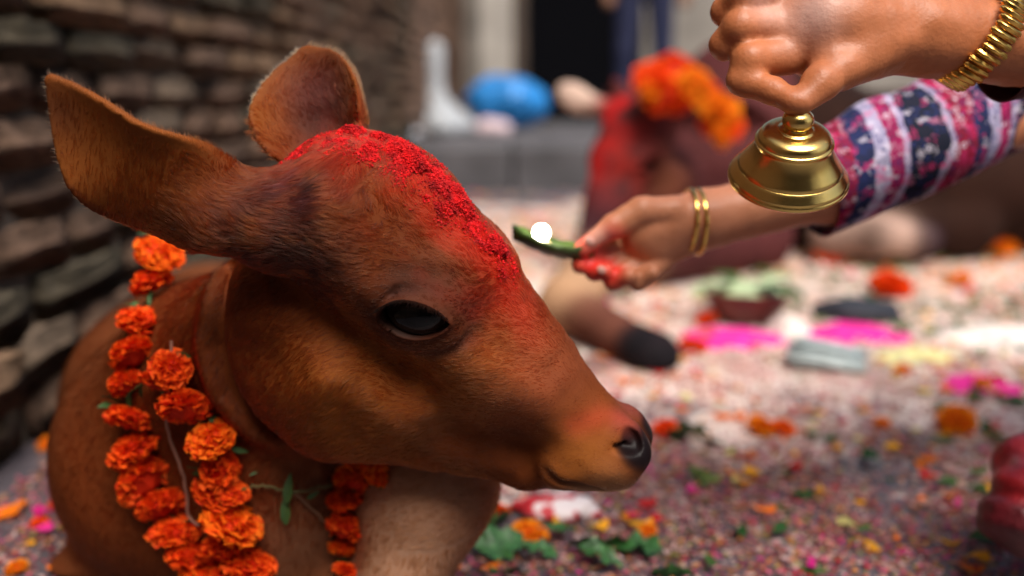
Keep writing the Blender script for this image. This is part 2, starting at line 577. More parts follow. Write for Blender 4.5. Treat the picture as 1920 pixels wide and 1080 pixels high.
# the nose stays wet: lower roughness where the skin is nearly black
_nt = m_coat.node_tree; _b = _nt.nodes['Principled BSDF']
_a = [n for n in _nt.nodes if n.type == 'ATTRIBUTE'][0]
_s = _nt.nodes.new('ShaderNodeMapRange'); _s.inputs[1].default_value = .008; _s.inputs[2].default_value = .03
_s.inputs[3].default_value = .34; _s.inputs[4].default_value = .65
_sp = _nt.nodes.new('ShaderNodeSeparateColor'); _nt.links.new(_a.outputs['Color'], _sp.inputs[0])
_nt.links.new(_sp.outputs[0], _s.inputs[0]); _nt.links.new(_s.outputs[0], _b.inputs['Roughness'])
_s2 = _nt.nodes.new('ShaderNodeMapRange'); _s2.inputs[1].default_value = .008; _s2.inputs[2].default_value = .03
_s2.inputs[3].default_value = .07; _s2.inputs[4].default_value = .07
_nt.links.new(_sp.outputs[0], _s2.inputs[0]); _nt.links.new(_s2.outputs[0], _b.inputs['Specular IOR Level'])

lo = np.array([-.56, .48, -.01]); hi = np.array([.18, 1.86, .60])
cv_, cq_ = sdf_mesh(calf_sdf, lo, hi, .0024, 2)
# finer triangles round the eye, the mouth and the nostril
def refine(v, quads, centers, radius, f, h):
    cen = v[quads].mean(1)
    hit = np.zeros(len(quads), bool)
    for c in centers:
        hit |= ((cen - c) ** 2).sum(1) < radius ** 2
    Q = quads[hit]
    e = {}
    vs = []
    base = len(v)
    def mid(a, b):
        k = (a, b) if a < b else (b, a)
        if k not in e:
            e[k] = base + len(vs); vs.append((v[a] + v[b]) / 2)
        return e[k]
    nf = []
    for a, b, c, d in Q.tolist():
        ab, bc, cd, da = mid(a, b), mid(b, c), mid(c, d), mid(d, a)
        m = base + len(vs); vs.append((v[a] + v[b] + v[c] + v[d]) / 4)
        nf += [(a, ab, m, da), (ab, b, bc, m), (m, bc, c, cd), (da, m, cd, d)]
    nv = project_to(f, np.array(vs), h, 3)
    return np.concatenate([v, nv]), np.concatenate([quads[~hit], np.array(nf)])
_cs = [HW(EYE), HW(HL(1190, 825, .018))]
cv_, cq_ = refine(cv_, cq_, _cs, .042, calf_sdf, .0012)
calf = empty('calf', (float(W(330, 800, 1.0)[0]), 1.0, 0))
tag(calf, 'young reddish brown calf lying beside the brick wall, red powder on its forehead', 'calf')
CALF_INV = np.array(calf.location)
def under(o, root):
    o.parent = root
    o.matrix_parent_inverse = Matrix.Translation(-root.location)
    return o
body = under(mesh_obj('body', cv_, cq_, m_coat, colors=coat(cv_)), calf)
print('calf verts', len(cv_), cv_.min(0), cv_.max(0))

# eyes
def eye_mat():
    m = bpy.data.materials.new('wet dark eye'); m.use_nodes = True
    nt = m.node_tree; b = nt.nodes['Principled BSDF']
    a = nt.nodes.new('ShaderNodeAttribute'); a.attribute_name = 'coat'
    nt.links.new(a.outputs['Color'], b.inputs['Base Color'])
    b.inputs['Roughness'].default_value = .05
    b.inputs['IOR'].default_value = 1.33; b.inputs['Specular IOR Level'].default_value = .5
    return m
m_eye = eye_mat()
def eyeball(side):
    bm = bmesh.new()
    bmesh.ops.create_uvsphere(bm, u_segments=64, v_segments=40, radius=1)
    v = np.array([x.co[:] for x in bm.verts]); f = [[q.index for q in p.verts] for p in bm.faces]
    bm.free()
    l = v * np.array([.0255, .0180, .0215])
    l = l @ axes(3)
    l = l + EYE + np.array([0, .0006, -.0062])
    # iris faces outward; the rim of the white shows only at the lower lid
    out = v[:, 2]
    col = np.tile(np.array([.003, .0025, .003]), (len(v), 1))
    iris = sst(np.sqrt((v[:, 0] / .92) ** 2 + ((v[:, 1] - .06) / .66) ** 2), .93, 1.03)
    col = col * (1 - iris[:, None]) + np.array([.05, .04, .036]) * iris[:, None]
    pup = sst(np.sqrt((v[:, 0] / .62) ** 2 + ((v[:, 1] - .04) / .34) ** 2), .85, 1.1)[:, None]
    col = col + np.array([.018, .009, .006]) * pup * (1 - iris[:, None])
    if side < 0:
        l[:, 2] *= -1
        f = [q[::-1] for q in f]
    return under(mesh_obj('eye', HW(l), f, m_eye, colors=col), calf)
eyeball(1); eyeball(-1)

# ------------------------------------------------------------------ short hair of the calf
def tri_sample(v, quads, n, weight=None, seed=1):
    g = np.random.default_rng(seed)
    tri = np.concatenate([quads[:, [0, 1, 2]], quads[:, [0, 2, 3]]])
    a, b, c = v[tri[:, 0]], v[tri[:, 1]], v[tri[:, 2]]
    cr = np.cross(b - a, c - a); ar = np.linalg.norm(cr, axis=1) * .5
    nr = cr / np.maximum(2 * ar[:, None], 1e-12)
    w = ar if weight is None else ar * weight((a + b + c) / 3, nr)
    pk = g.choice(len(tri), n, p=w / w.sum())
    r1 = np.sqrt(g.random(n)); r2 = g.random(n)
    p = a[pk] * (1 - r1)[:, None] + b[pk] * (r1 * (1 - r2))[:, None] + c[pk] * (r1 * r2)[:, None]
    return p, nr[pk]

def hair_material(name):
    m = bpy.data.materials.new(name); m.use_nodes = True
    nt = m.node_tree; nt.nodes.clear()
    o = nt.nodes.new('ShaderNodeOutputMaterial')
    a = nt.nodes.new('ShaderNodeAttribute'); a.attribute_name = 'hair_color'
    h = nt.nodes.new('ShaderNodeBsdfHairPrincipled')
    h.parametrization = 'COLOR'
    h.inputs['Roughness'].default_value = .36
    h.inputs['IOR'].default_value = 1.25
    h.inputs['Radial Roughness'].default_value = .6
    nt.links.new(a.outputs['Color'], h.inputs['Color'])
    nt.links.new(h.outputs[0], o.inputs['Surface'])
    return m
m_hair = hair_material('calf hair')

def hair_obj(name, roots, dirs, nrm, length, radius, col, mat, k=4, curl=.35, seed=2):
    g = np.random.default_rng(seed)
    n = len(roots)
    t = np.linspace(0, 1, k)
    # hair rises a little, then lies along the skin
    P = np.empty((n, k, 3), np.float32)
    side = np.cross(nrm, dirs)
    bend = (g.random(n) - .5) * curl
    for i, s in enumerate(t):
        lift = .34 * s - .20 * s * s
        P[:, i] = roots + length[:, None] * (dirs * s + nrm * lift[..., None] if False else dirs * s + nrm * lift + side * (bend * s * s)[:, None])
    cu = bpy.data.hair_curves.new(name)
    cu.add_curves([k] * n)
    cu.attributes['position'].data.foreach_set('vector', P.reshape(-1)) if 'position' in cu.attributes else cu.points.foreach_set('position', P.reshape(-1))
    ra = cu.attributes.get('radius') or cu.attributes.new('radius', 'FLOAT', 'POINT')
    rr = (radius[:, None] * (1 - .82 * t[None] ** 1.5)).astype(np.float32)
    ra.data.foreach_set('value', rr.reshape(-1))
    ca = cu.attributes.new('hair_color', 'FLOAT_COLOR', 'CURVE')
    c4 = np.ones((n, 4), np.float32); c4[:, :3] = col
    ca.data.foreach_set('color', c4.reshape(-1))
    cu.materials.append(mat)
    o = bpy.data.objects.new(name, cu)
    COL.objects.link(o)
    return o

def seen_weight(c, n):
    d = CP - c; d /= np.linalg.norm(d, axis=1)[:, None]
    f = (d * n).sum(1)
    q = to_head(c)
    r = np.sqrt((q ** 2).sum(1))
    w = np.where(r < .23, 1.0, .30) * np.where(f > -.25, 1.0, .12)
    # bare: nose pad, inside the eye opening
    m = q.copy(); m[:, 2] = np.abs(m[:, 2])
    u = (m - EYE) @ axes(3).T
    e = (np.abs(u[:, 0]) < .0275) & (np.abs(u[:, 1] - .001) < .0150 * np.sqrt(np.maximum(1 - (u[:, 0] / .028) ** 2, 0))) & (u[:, 2] > -.02)
    pad = np.sqrt(((m - HL(1198, 840, .016)) ** 2).sum(1)) < .0168
    return w * ~e * np.where(pad, 0, 1) * (c[:, 2] > .01) * (c[:, 1] < 1.35)

NH = 230000
hp, hn_ = tri_sample(cv_, cq_, NH, seen_weight, 5)
hq = to_head(hp)
hn_l = hn_ @ HM.T
# lie of the coat: from the muzzle back over the face, down the cheeks, out along the ears
back = np.tile(np.array([-.95, .10, 0.]), (NH, 1))
back[:, 1] += -.9 * sst(-hq[:, 0], -.02, .10) * (hq[:, 1] < .05)
for b_, t_ in ((N_BASE, N_TIP), (F_BASE, F_TIP)):
    A_ = (t_ - b_) / np.linalg.norm(t_ - b_); L_ = np.linalg.norm(t_ - b_)
    uu = (hq - b_) @ A_ / L_
    near = np.sqrt(((hq - b_ - np.outer(np.clip(uu, 0, 1) * L_, A_)) ** 2).sum(1)) < .048
    w_ = (near * sst(uu, -.15, .2))[:, None]
    back = back * (1 - w_) + A_ * w_
# whorl on the forehead and loose swirls
wh = hq - HL(690, 300, .02)
wr = np.sqrt((wh ** 2).sum(1))
back += np.cross(np.array([.4, .8, .45]), wh / np.maximum(wr, .001)[:, None]) * (1.6 * np.exp(-(wr / .05) ** 2))[:, None]
for k_ in range(3):
    back[:, k_] += (fbm(hq, 34, 40 + k_) - .5) * 1.1 + (fbm(hq, 130, 50 + k_) - .5) * .7
tq = back - hn_l * (back * hn_l).sum(1)[:, None]
tq /= np.linalg.norm(tq, axis=1)[:, None] + 1e-9
tw = tq @ HM
far_body = np.sqrt((hq ** 2).sum(1)) > .20
tw2 = np.array([-.25, .35, -.9]) - hn_ * (np.array([-.25, .35, -.9]) * hn_).sum(1)[:, None]
tw2 += (rng.random((NH, 3)) - .5) * .3
tw2 /= np.linalg.norm(tw2, axis=1)[:, None] + 1e-9
tw = np.where(far_body[:, None], tw2, tw)
hc = coat(hp)
ln = .0058 * (.6 + .8 * rng.random(NH))
mz = np.sqrt(((hq - HL(1120, 820, 0)) ** 2).sum(1))
ln *= .45 + .55 * sst(mz, .05, .12)
m_ = hq.copy(); m_[:, 2] = np.abs(m_[:, 2])
er = np.sqrt((((m_ - EYE) @ axes(3).T)[:, :2] ** 2).sum(1))
ln *= .55 + .45 * sst(er, .028, .05)
tuft = patch(hq, HL(585, 375, .045), .03) + patch(hq, HL(640, 330, .035), .02) + .8 * patch(hq, HL(500, 450, .055), .035) + .6 * patch(hq, HL(690, 310, .03), .04)
ln *= 1 + .9 * np.clip(tuft, 0, 1)
# pale fringe along the ear rims
rim = np.zeros(NH)
for nm, (b_, t_, wd) in enumerate(((N_BASE, N_TIP, .0405), (F_BASE, F_TIP, .040))):
    A_ = (t_ - b_) / np.linalg.norm(t_ - b_); L_ = np.linalg.norm(t_ - b_)
    uu = (hq - b_) @ A_ / L_
    face_ = np.array((0.05, -.12, 1) if nm == 0 else (.15, .1, 1)); face_ = face_ - A_ * (face_ @ A_); face_ /= np.linalg.norm(face_)
    V_ = np.cross(face_, A_)
    off = (.0065 if nm == 0 else .003) * np.sin(np.clip(uu, 0, 1) * math.pi)
    xs, ys = EAR_P if nm == 0 else (np.linspace(0, 1, 11), [.62, .76, .88, .97, 1.02, 1.02, .97, .88, .74, .52, .12])
    pr = np.interp(np.clip(uu, 0, 1), xs, ys) * wd
    vv = (hq - b_) @ V_ - off
    on = (uu > .15) & (uu < 1.1) & (np.abs(vv) > pr - .0030) & (np.abs(vv) < pr + .01) & (np.abs((hq - b_) @ face_) < .035)
    rim = np.maximum(rim, on * sst(uu, .2, .5))
    outd = (A_ * 1.1 + V_ * np.sign(vv)[:, None]) @ HM
    ln = np.where(on, ln * .55, ln)
    tw = np.where(on[:, None], outd / np.linalg.norm(outd, axis=1)[:, None], tw)
hc = hc * (1 - .8 * rim[:, None]) + np.array([.50, .30, .15]) * .8 * rim[:, None]
hc = hc * (.75 + .5 * rng.random(NH))[:, None]
hc = np.clip((hc * np.array([.95, .78, .60])), 0.003, .95)
hc *= (.72 + .56 * fbm(hq, 210, 77, 2))[:, None]
from mathutils import kdtree
NG = 15000
kd = kdtree.KDTree(NG)
gi = np.random.default_rng(91).choice(NH, NG, replace=False)
for i_, p_ in enumerate(hp[gi]): kd.insert(p_, i_)
kd.balance()
ng = np.array([kd.find(p_)[1] for p_ in hp])
gt = hp[gi] + tw[gi] * ln[gi][:, None]
aim = gt[ng] + hn_ * .0004 - hp
dist_ = np.linalg.norm(hp[gi][ng] - hp, axis=1)
cl = (np.clip(1 - dist_ / .006, 0, 1) * .66 * (1 - rim) * sst(mz, .06, .16))[:, None]
tw = tw * ln[:, None] * (1 - cl) + aim * cl
ln = np.linalg.norm(tw, axis=1); tw /= ln[:, None] + 1e-9
ctint = np.random.default_rng(92).normal(size=NG) * .17
hc = np.clip(hc * np.exp(ctint[ng] * (.08 + .92 * sst(mz, .07, .19)) * (1 - rim))[:, None], .003, .95)
hair = hair_obj('coat_hair', hp - hn_ * .0004, tw, hn_, ln, np.where(far_body, .00016, .00012), hc, m_hair)
tag(under(hair, calf), kind='stuff')

# lashes
def lashes():
    u = np.linspace(-.9, .96, 130); g = rng
    half = .0243
    top = .0136 * (1 - u * u) ** .75 * (1 - .18 * u)
    base_l = np.stack([u * half, top + .0010, np.full(130, 0.)], 1) @ axes(3)
    # seat them on the lid by marching outwards
    zs = np.linspace(.0, .03, 31)
    B = []
    for b in base_l:
        pts = EYE + b + np.array([0, .0016, 0]) + np.stack([zs * 0, zs * 0, zs], 1)
        dd = head_sdf(pts)
        k = np.argmax(dd > 0)
        B.append(EYE + b + np.array([0, .0016, zs[k] - .0008]))
    B = np.array(B)
    dr = np.stack([.35 * u + .1, np.full(130, .18), np.full(130, .9)], 1) + (g.random((130, 3)) - .5) * .25
    dr /= np.linalg.norm(dr, axis=1)[:, None]
    nr = np.tile(np.array([0, -.9, .2]), (130, 1))
    return hair_obj('eyelashes', HW(B), dr @ HM, nr @ HM, .008 + .005 * g.random(130), np.full(130, .00017), np.tile([.01, .007, .006], (130, 1)), m_hair, k=5)
tag(under(lashes(), calf), kind='stuff')

# ------------------------------------------------------------------ floor
def floor_material():
    m = bpy.data.materials.new('trodden stone floor'); m.use_nodes = True
    nt = m.node_tree; b = nt.nodes['Principled BSDF']; L = nt.links.new
    tc = nt.nodes.new('ShaderNodeTexCoord')
    def noise(scale, det=6, dist=0):
        n = nt.nodes.new('ShaderNodeTexNoise'); n.inputs['Scale'].default_value = scale
        n.inputs['Detail'].default_value = det; n.inputs['Distortion'].default_value = dist
        L(tc.outputs['Object'], n.inputs['Vector']); return n.outputs[0]
    def ramp(fac, stops):
        r = nt.nodes.new('ShaderNodeValToRGB'); L(fac, r.inputs[0])
        e = r.color_ramp.elements
        e[0].position, e[0].color = stops[0][0], (*stops[0][1], 1)
        e[1].position, e[1].color = stops[1][0], (*stops[1][1], 1)
        for p, c in stops[2:]:
            k = e.new(p); k.color = (*c, 1)
        return r.outputs[0]
    def mix(f, a, c):
        x = nt.nodes.new('ShaderNodeMix'); x.data_type = 'RGBA'
        if isinstance(f, float): x.inputs[0].default_value = f
        else: L(f, x.inputs[0])
        L(a, x.inputs[6]) if not isinstance(a, tuple) else setattr(x.inputs[6], 'default_value', (*a, 1))
        L(c, x.inputs[7]) if not isinstance(c, tuple) else setattr(x.inputs[7], 'default_value', (*c, 1))
        return x.outputs[2]
    def math_(op, a, b_):
        x = nt.nodes.new('ShaderNodeMath'); x.operation = op
        for i, s in enumerate((a, b_)):
            if isinstance(s, (int, float)): x.inputs[i].default_value = s
            else: L(s, x.inputs[i])
        return x.outputs[0]
    stone = ramp(noise(3.5), [(.3, (.035, .036, .050)), (.7, (.10, .10, .125))])
    grime = ramp(noise(14), [(.35, (.05, .035, .035)), (.7, (.17, .12, .12))])
    base = mix(.45, stone, grime)
    # spilt flour and powder, thickest in the middle of the offerings
    sep = nt.nodes.new('ShaderNodeSeparateXYZ'); L(tc.outputs['Object'], sep.inputs[0])
    dx = math_('SUBTRACT', sep.outputs[0], 1.1); dy = math_('SUBTRACT', sep.outputs[1], 2.6)
    dx = math_('MULTIPLY', dx, .75); dy = math_('MULTIPLY', dy, .80)
    rr = math_('SQRT', math_('ADD', math_('MULTIPLY', dx, dx), math_('MULTIPLY', dy, dy)), 0)
    nn = math_('MULTIPLY', math_('SUBTRACT', noise(5, 8, .6), .5), 1.7)
    fine = math_('MULTIPLY', math_('SUBTRACT', noise(60, 4), .5), 1.0)
    mr = nt.nodes.new('ShaderNodeMapRange'); mr.inputs[1].default_value = 1.32; mr.inputs[2].default_value = 1.05
    L(math_('ADD', math_('ADD', rr, nn), fine), mr.inputs[0])
    pw = ramp(noise(9, 5), [(.28, (.60, .38, .32)), (.52, (.80, .68, .60))])
    col = mix(mr.outputs[0], base, pw)
    L(col, b.inputs['Base Color'])
    b.inputs['Roughness'].default_value = .55
    bp = nt.nodes.new('ShaderNodeBump'); bp.inputs['Strength'].default_value = .5; bp.inputs['Distance'].default_value = .006
    L(noise(45, 8), bp.inputs['Height']); L(bp.outputs[0], b.inputs['Normal'])
    return m
def grid(name, x0, x1, y0, y1, nx, ny, zf, mat):
    X, Y = np.meshgrid(np.linspace(x0, x1, nx), np.linspace(y0, y1, ny), indexing='ij')
    v = np.stack([X.ravel(), Y.ravel(), zf(X.ravel(), Y.ravel())], 1)
    i = np.arange((nx - 1) * (ny - 1)); a = (i // (ny - 1)) * ny + i % (ny - 1)
    f = np.stack([a, a + ny, a + ny + 1, a + 1], 1)
    return mesh_obj(name, v, f, mat)
m_floor = floor_material()
tag(grid('ground', -14, 16, -8, 24, 61, 65, lambda x, y: x * 0, m_floor), kind='structure')

def box_bm(sx, sy, sz, bev=.01, seg=2):
    bm = bmesh.new(); bmesh.ops.create_cube(bm, size=1)
    for v in bm.verts: v.co = Vector((v.co.x * sx, v.co.y * sy, v.co.z * sz))
    if bev:
        bmesh.ops.bevel(bm, geom=bm.edges[:], offset=bev, segments=seg, affect='EDGES')
    return bm
def bm_obj(name, bm, mat, parent=None, loc=None, smooth=False):
    me = bpy.data.meshes.new(name); bm.to_mesh(me); bm.free()
    for p in me.polygons: p.use_smooth = smooth
    me.materials.append(mat)
    o = bpy.data.objects.new(name, me); COL.objects.link(o)
    if parent: o.parent = parent
    if loc is not None: o.location = loc
    return o

# ------------------------------------------------------------------ old brick wall along the alley
m_brick = [material('old brick %s' % w, c, .85, spec=.25, noise=(9, .50, 1.35), bump=(38, .9, .012)) for w, c in
           (('brown', (.225, .135, .090)), ('grey', (.20, .142, .098)), ('ochre', (.24, .145, .085)), ('umber', (.165, .100, .068)), ('mossy', (.11, .088, .058)))]
m_mortar = material('dark mud mortar', (.065, .048, .034), .95, noise=(8, .5, 1.4), bump=(30, .8, .01))
WALL_X, WALL_S = -.640, .0214
def wall_x(y): return WALL_X + WALL_S * y
wall = tag(empty('brick_wall', (wall_x(1.0), 1.0, 0)), 'old weathered brick wall running back along the alley behind the calf', 'wall')
def brick_mesh(seed, mat):
    g = np.random.default_rng(seed)
    bm = box_bm(.10, 1, 1, 0)
    bmesh.ops.subdivide_edges(bm, edges=[e for e in bm.edges if abs(e.verts[0].co.y - e.verts[1].co.y) > .5], cuts=3)
    bmesh.ops.subdivide_edges(bm, edges=[e for e in bm.edges if abs(e.verts[0].co.z - e.verts[1].co.z) > .5], cuts=1)
    for v in bm.verts:
        y, z = v.co.y, v.co.z
        if abs(z) < .3: v.co.x += .004 * np.sign(v.co.x)
        if abs(y) > .45: v.co.z *= .88; v.co.x -= .006 * np.sign(v.co.x)
        v.co.x += g.normal() * .0035; v.co.z += g.normal() * .035; v.co.y += g.normal() * .012
    me = bpy.data.meshes.new('brick'); bm.to_mesh(me); bm.free()
    for p in me.polygons: p.use_smooth = True
    me.materials.append(mat)
    return me
kinds = [[brick_mesh(100 + 10 * i + j, m) for j in range(4)] for i, m in enumerate(m_brick)]
rest_v, rest_f = [], []
gb = np.random.default_rng(11)
nbr = 0
z = 0.0
course = 0
while z < 2.3:
    hgt = float(gb.uniform(.058, .068))
    if z < .12: hgt = float(gb.uniform(.07, .085))
    y = -2.6 + float(gb.uniform(-.2, 0))
    while y < 9.4:
        ln_ = float(gb.uniform(.15, .30)) * (1.0 if y < 5 else 1.3)
        yc = y + ln_ / 2
        zc = z + hgt / 2 + .003 * math.sin(yc * 3.1 + course * .7) + float(gb.normal() * .0025)
        vis = yc > .8 and yc < 5.3 and (z - CAM_H) / yc < .105
        xo = wall_x(yc) - .042 + float(gb.normal() * .006)
        if vis and nbr < 300:
            ki = int(gb.choice(5, p=[.32, .26, .14, .16, .12])) if z > .28 else int(gb.choice(5, p=[.14, .26, .04, .2, .36]))
            o = bpy.data.objects.new('brick', kinds[ki][int(gb.integers(4))])
            COL.objects.link(o); o.parent = wall
            o.location = Vector((xo, yc, zc)) - wall.location
            o.scale = (1, ln_ - .012, hgt - .005)
            o.rotation_euler = (float(gb.normal() * .010), float(gb.normal() * .05), float(gb.normal() * .012))
            nbr += 1
        else:
            k = len(rest_v)
            a, b = (ln_ - .014) / 2, (hgt - .012) / 2
            for sx in (-.05, .05):
                for sy in (-a, a):
                    for sz in (-b, b):
                        rest_v.append((xo + sx, yc + sy, zc + sz))
            rest_f += [tuple(k + t for t in q) for q in ((0, 1, 3, 2), (4, 6, 7, 5), (0, 4, 5, 1), (2, 3, 7, 6), (1, 5, 7, 3), (0, 2, 6, 4))]
        y += ln_ + .008
    z += hgt + .002
    course += 1
rb = under(mesh_obj('far_bricks', rest_v, rest_f, m_brick[0], smooth=False), wall); tag(rb, kind='stuff')
core = box_bm(.30, 12.1, 2.35, 0)
c_ = bm_obj('mortar_core', core, m_mortar); c_.location = Vector((wall_x(3.45) - .150 - .016, 3.45, 1.17)) - wall.location; c_.rotation_euler = (0, 0, -WALL_S); c_.parent = wall
print('bricks', nbr, len(rest_f) // 6)
hb_ = empty('sky_block_house', (1.2, -2.9, 0)); tag(hb_, 'added brown house front with two windows and a door, unseen behind the viewpoint, blocking sky', 'house')  # added out of view to block open sky from eye and bell
m_house = material('brown lime plaster', (.16, .11, .08), .9, noise=(3, .6, 1.25), bump=(14, .5, .01))
o = bm_obj('wall', box_bm(5.2, .3, 3.1, 0), m_house, hb_); o.location = (0, -.15, 1.55)
o = bm_obj('roof', box_bm(5.6, .9, .09, .01, 1), material('dark roof boards', (.05, .035, .025), .8), hb_); o.location = (0, .02, 3.15)
for dx in (-1.6, 1.5):
    w_ = bm_obj('window', box_bm(.9, .06, 1.1, .008, 1), material('dark window wood', (.05, .03, .02), .6), hb_); w_.location = (dx, .032, 1.7)
    g_ = bm_obj('pane', box_bm(.74, .02, .94, 0), material('dim pane', (.02, .022, .025), .15), w_); g_.location = (0, .036, 0)
d_ = bm_obj('door', box_bm(.95, .06, 2.0, .008, 1), material('old door wood', (.09, .05, .03), .6, noise=(8, .6, 1.2)), hb_); d_.location = (0, .032, 1.0)
# fleck of red powder thrown at the wall
def blob(name, c, r, mat, seed, n=2, amp=.25, parent=None):
    bm = bmesh.new(); bmesh.ops.create_icosphere(bm, subdivisions=n, radius=1)
    v = np.array([q.co[:] for q in bm.verts])
    d = 1 + amp * (fbm(v + seed, 1.6, seed) - .5) * 2
    for q, k, p in zip(bm.verts, d, v): q.co = Vector((p * k * np.asarray(r)).tolist())
    o = bm_obj(name, bm, mat, parent, None, True); o.location = Vector(c)
    return o
m_red = material('red powder', (.55, .012, .012), .9, spec=.2, noise=(300, .6, 1.2))
tag(blob('powder_fleck', W(72, 70, 1.355), (.008, .016, .010), m_red, 3), 'small red dab of powder stuck on a brick of the wall at top left', 'powder')

# ------------------------------------------------------------------ end of the alley
m_step = material('grey stone step', (.075, .070, .074), .8, noise=(4, .6, 1.3), bump=(20, .5, .01))
m_plaster = material('pale stained plaster', (.25, .22, .185), .9, noise=(2.5, .55, 1.25), bump=(12, .4, .01))
m_black = material('painted interior dark', (.004, .004, .005), 1.0, spec=0)  # darkness of the doorway painted on a solid black block
m_post = material('weathered pale timber', (.42, .38, .33), .8, noise=(3, .6, 1.2))
st = empty('stone_platform', (.3, 5.4, 0)); tag(st, 'low grey stone platform crossing the alley beyond the animals', 'platform')
gs = np.random.default_rng(5)
for row in range(4):
    for i in range(5):
        w_ = .62; d_ = .95
        o = bm_obj('slab', box_bm(w_ - .012, d_ - .012, .20 + .01 * gs.random(), .012, 1), m_step, st)
        o.location = (-.52 + (i + .5) * w_ - .3 + (.2 if row % 2 else 0) - .1, -.9 + row * d_ + .475, .098)
bw = empty('end_wall', (1.0, 9.3, 0)); tag(bw, 'pale stained wall closing the alley, with a dark doorway', 'wall')
D9 = 9.3
def pxx(px, d): return (px - 960) / FPX * d
segs = [(-2.2, pxx(975, D9)), (pxx(1200, D9), 4.5)]
for a, b in segs:
    o = bm_obj('wall_panel', box_bm(b - a, .3, 3.0, 0), m_plaster, bw); o.location = ((a + b) / 2 - 1.0, .15, 1.5)
o = bm_obj('lintel', box_bm(pxx(1200, D9) - pxx(975, D9) - .004, .28, .9, 0), m_plaster, bw); o.location = ((pxx(975, D9) + pxx(1200, D9)) / 2 - 1, .16, 2.54)
o = bm_obj('doorway_dark_block', box_bm(pxx(1200, D9) - pxx(975, D9) + .4, .9, 2.2, 0), m_black, bw); o.location = ((pxx(975, D9) + pxx(1200, D9)) / 2 - 1, .76, 1.1)
po = bm_obj('wooden_post', box_bm(.24, .22, 2.6, .015, 2), m_post); po.location = (pxx(932, 7.6), 7.6, 1.3)
tag(po, 'pale upright post at the end of the brick wall', 'post')
po = bm_obj('timber_frame', box_bm(.16, .2, 2.6, .012, 2), material('dark old timber', (.07, .045, .03), .7, noise=(4, .6, 1.3))); po.location = (pxx(968, 8.6), 8.6, 1.3)
tag(po, 'thin dark timber jamb between the pale post and the dark doorway', 'post')

m_blue = material('blue plastic sheet', (.012, .17, .46), .42, spec=.6, noise=(7, .7, 1.4), bump=(9, .8, .03))
bs = blob('blue_sack', W(952, 195, 6.6), (.285, .19, .19), m_blue, 21, 4, .22)
tag(bs, 'bright blue plastic sack lying on the grey platform', 'sack')
m_white = material('white cloth', (.38, .40, .42), .8, noise=(9, .75, 1.1), bump=(14, .6, .02))
def lathe(prof, n=48, squash=None):
    a = np.linspace(0, 2 * math.pi, n, endpoint=False)
    v = []
    for r_, z_ in prof:
        v += [(r_ * math.cos(t), r_ * math.sin(t), z_) for t in a]
    f = []
    for i in range(len(prof) - 1):
        for j in range(n):
            f.append((i * n + j, i * n + (j + 1) % n, (i + 1) * n + (j + 1) % n, (i + 1) * n + j))
    return np.array(v, float), np.array(f)
v, f = lathe([(.001, 0), (.22, .0), (.24, .03), (.17, .10), (.10, .17), (.055, .24), (.05, .36), (.055, .50), (.03, .54), (.001, .545)], 32)
an = np.arctan2(v[:, 1], v[:, 0]); v[:, :2] *= (1 + .16 * np.sin(an * 5 + 1) * (v[:, 2:3].ravel() < .2))[:, None]
o = mesh_obj('tied_bundle', v, f, m_white); o.location = W(818, 258, 6.1); o.location.z = .203
tag(o, 'white cloth bundle gathered and tied upright at the foot of the brick wall', 'bundle')
o = blob('crumpled_cloth', (float(W(925, 245, 6.0)[0]), 6.0, .235), (.11, .08, .05), material('pale pink cloth', (.55, .42, .44), .8), 8, 3, .4)
tag(o, 'small pale pinkish cloth heap in front of the blue sack', 'cloth')
o = blob('crumpled_cloth', (float(W(745, 275, 5.3)[0]), 5.3, .225), (.15, .12, .035), material('grey white cloth', (.42, .43, .46), .8), 18, 3, .4)
tag(o, 'flat greyish cloth heap by the brick wall, left of the tied bundle', 'cloth')

# person standing far back
m_navy = material('navy trousers', (.006, .010, .045), .8, noise=(12, .7, 1.3))
def standing_sdf(p):
    d = None
    for s in (-1, 1):
        e = chain(p, [(.10 * s, 0, .92), (.12 * s, -.02, .50), (.13 * s, .01, .09), (.135 * s, -.13, .05)], [.10, .068, .050, .042], .02)
        d = e if d is None else smin(d, e, .04)
        d = smin(d, chain(p, [(.19 * s, 0, 1.42), (.26 * s, 0, 1.14), (.25 * s, -.08, .90), (.24 * s, -.11, .80)], [.055, .043, .034, .036], .02), .03)
    d = smin(d, ell(p, (0, 0, .98), (.16, .12, .14)), .05)
    d = smin(d, ell(p, (0, 0, 1.22), (.175, .11, .26)), .06)
    d = smin(d, rc(p, (0, 0, 1.42), (0, -.01, 1.55), .055, .05), .03)
    d = smin(d, ell(p, (0, -.015, 1.64), (.075, .095, .12)), .02)
    return smin(d, ell(p, (0, -.11, 1.63), (.014, .02, .022)), .015)
v, f = sdf_mesh(standing_sdf, (-.4, -.3, 0), (.4, .3, 1.8), .016, 2)
col = np.tile(np.array([.006, .009, .040]), (len(v), 1))
col[v[:, 2] > 1.0] = (.010, .010, .018)
col[v[:, 2] > 1.5] = (.22, .10, .055); col[(v[:, 2] > 1.66) & (v[:, 1] > -.09)] = (.01, .008, .007)
col[(np.abs(v[:, 0]) > .2) & (v[:, 2] < .88)] = (.22, .10, .055)
col[v[:, 2] < .07] = (.02, .015, .012)
m_vc = material('cloth and skin', rough=.8, attr='coat')
o = mesh_obj('person', v, f, m_vc, colors=col); o.location = (pxx(1186, 6.7) + .05, 6.7, .203)
tag(o, 'person in dark navy trousers standing at the far end of the alley', 'person')

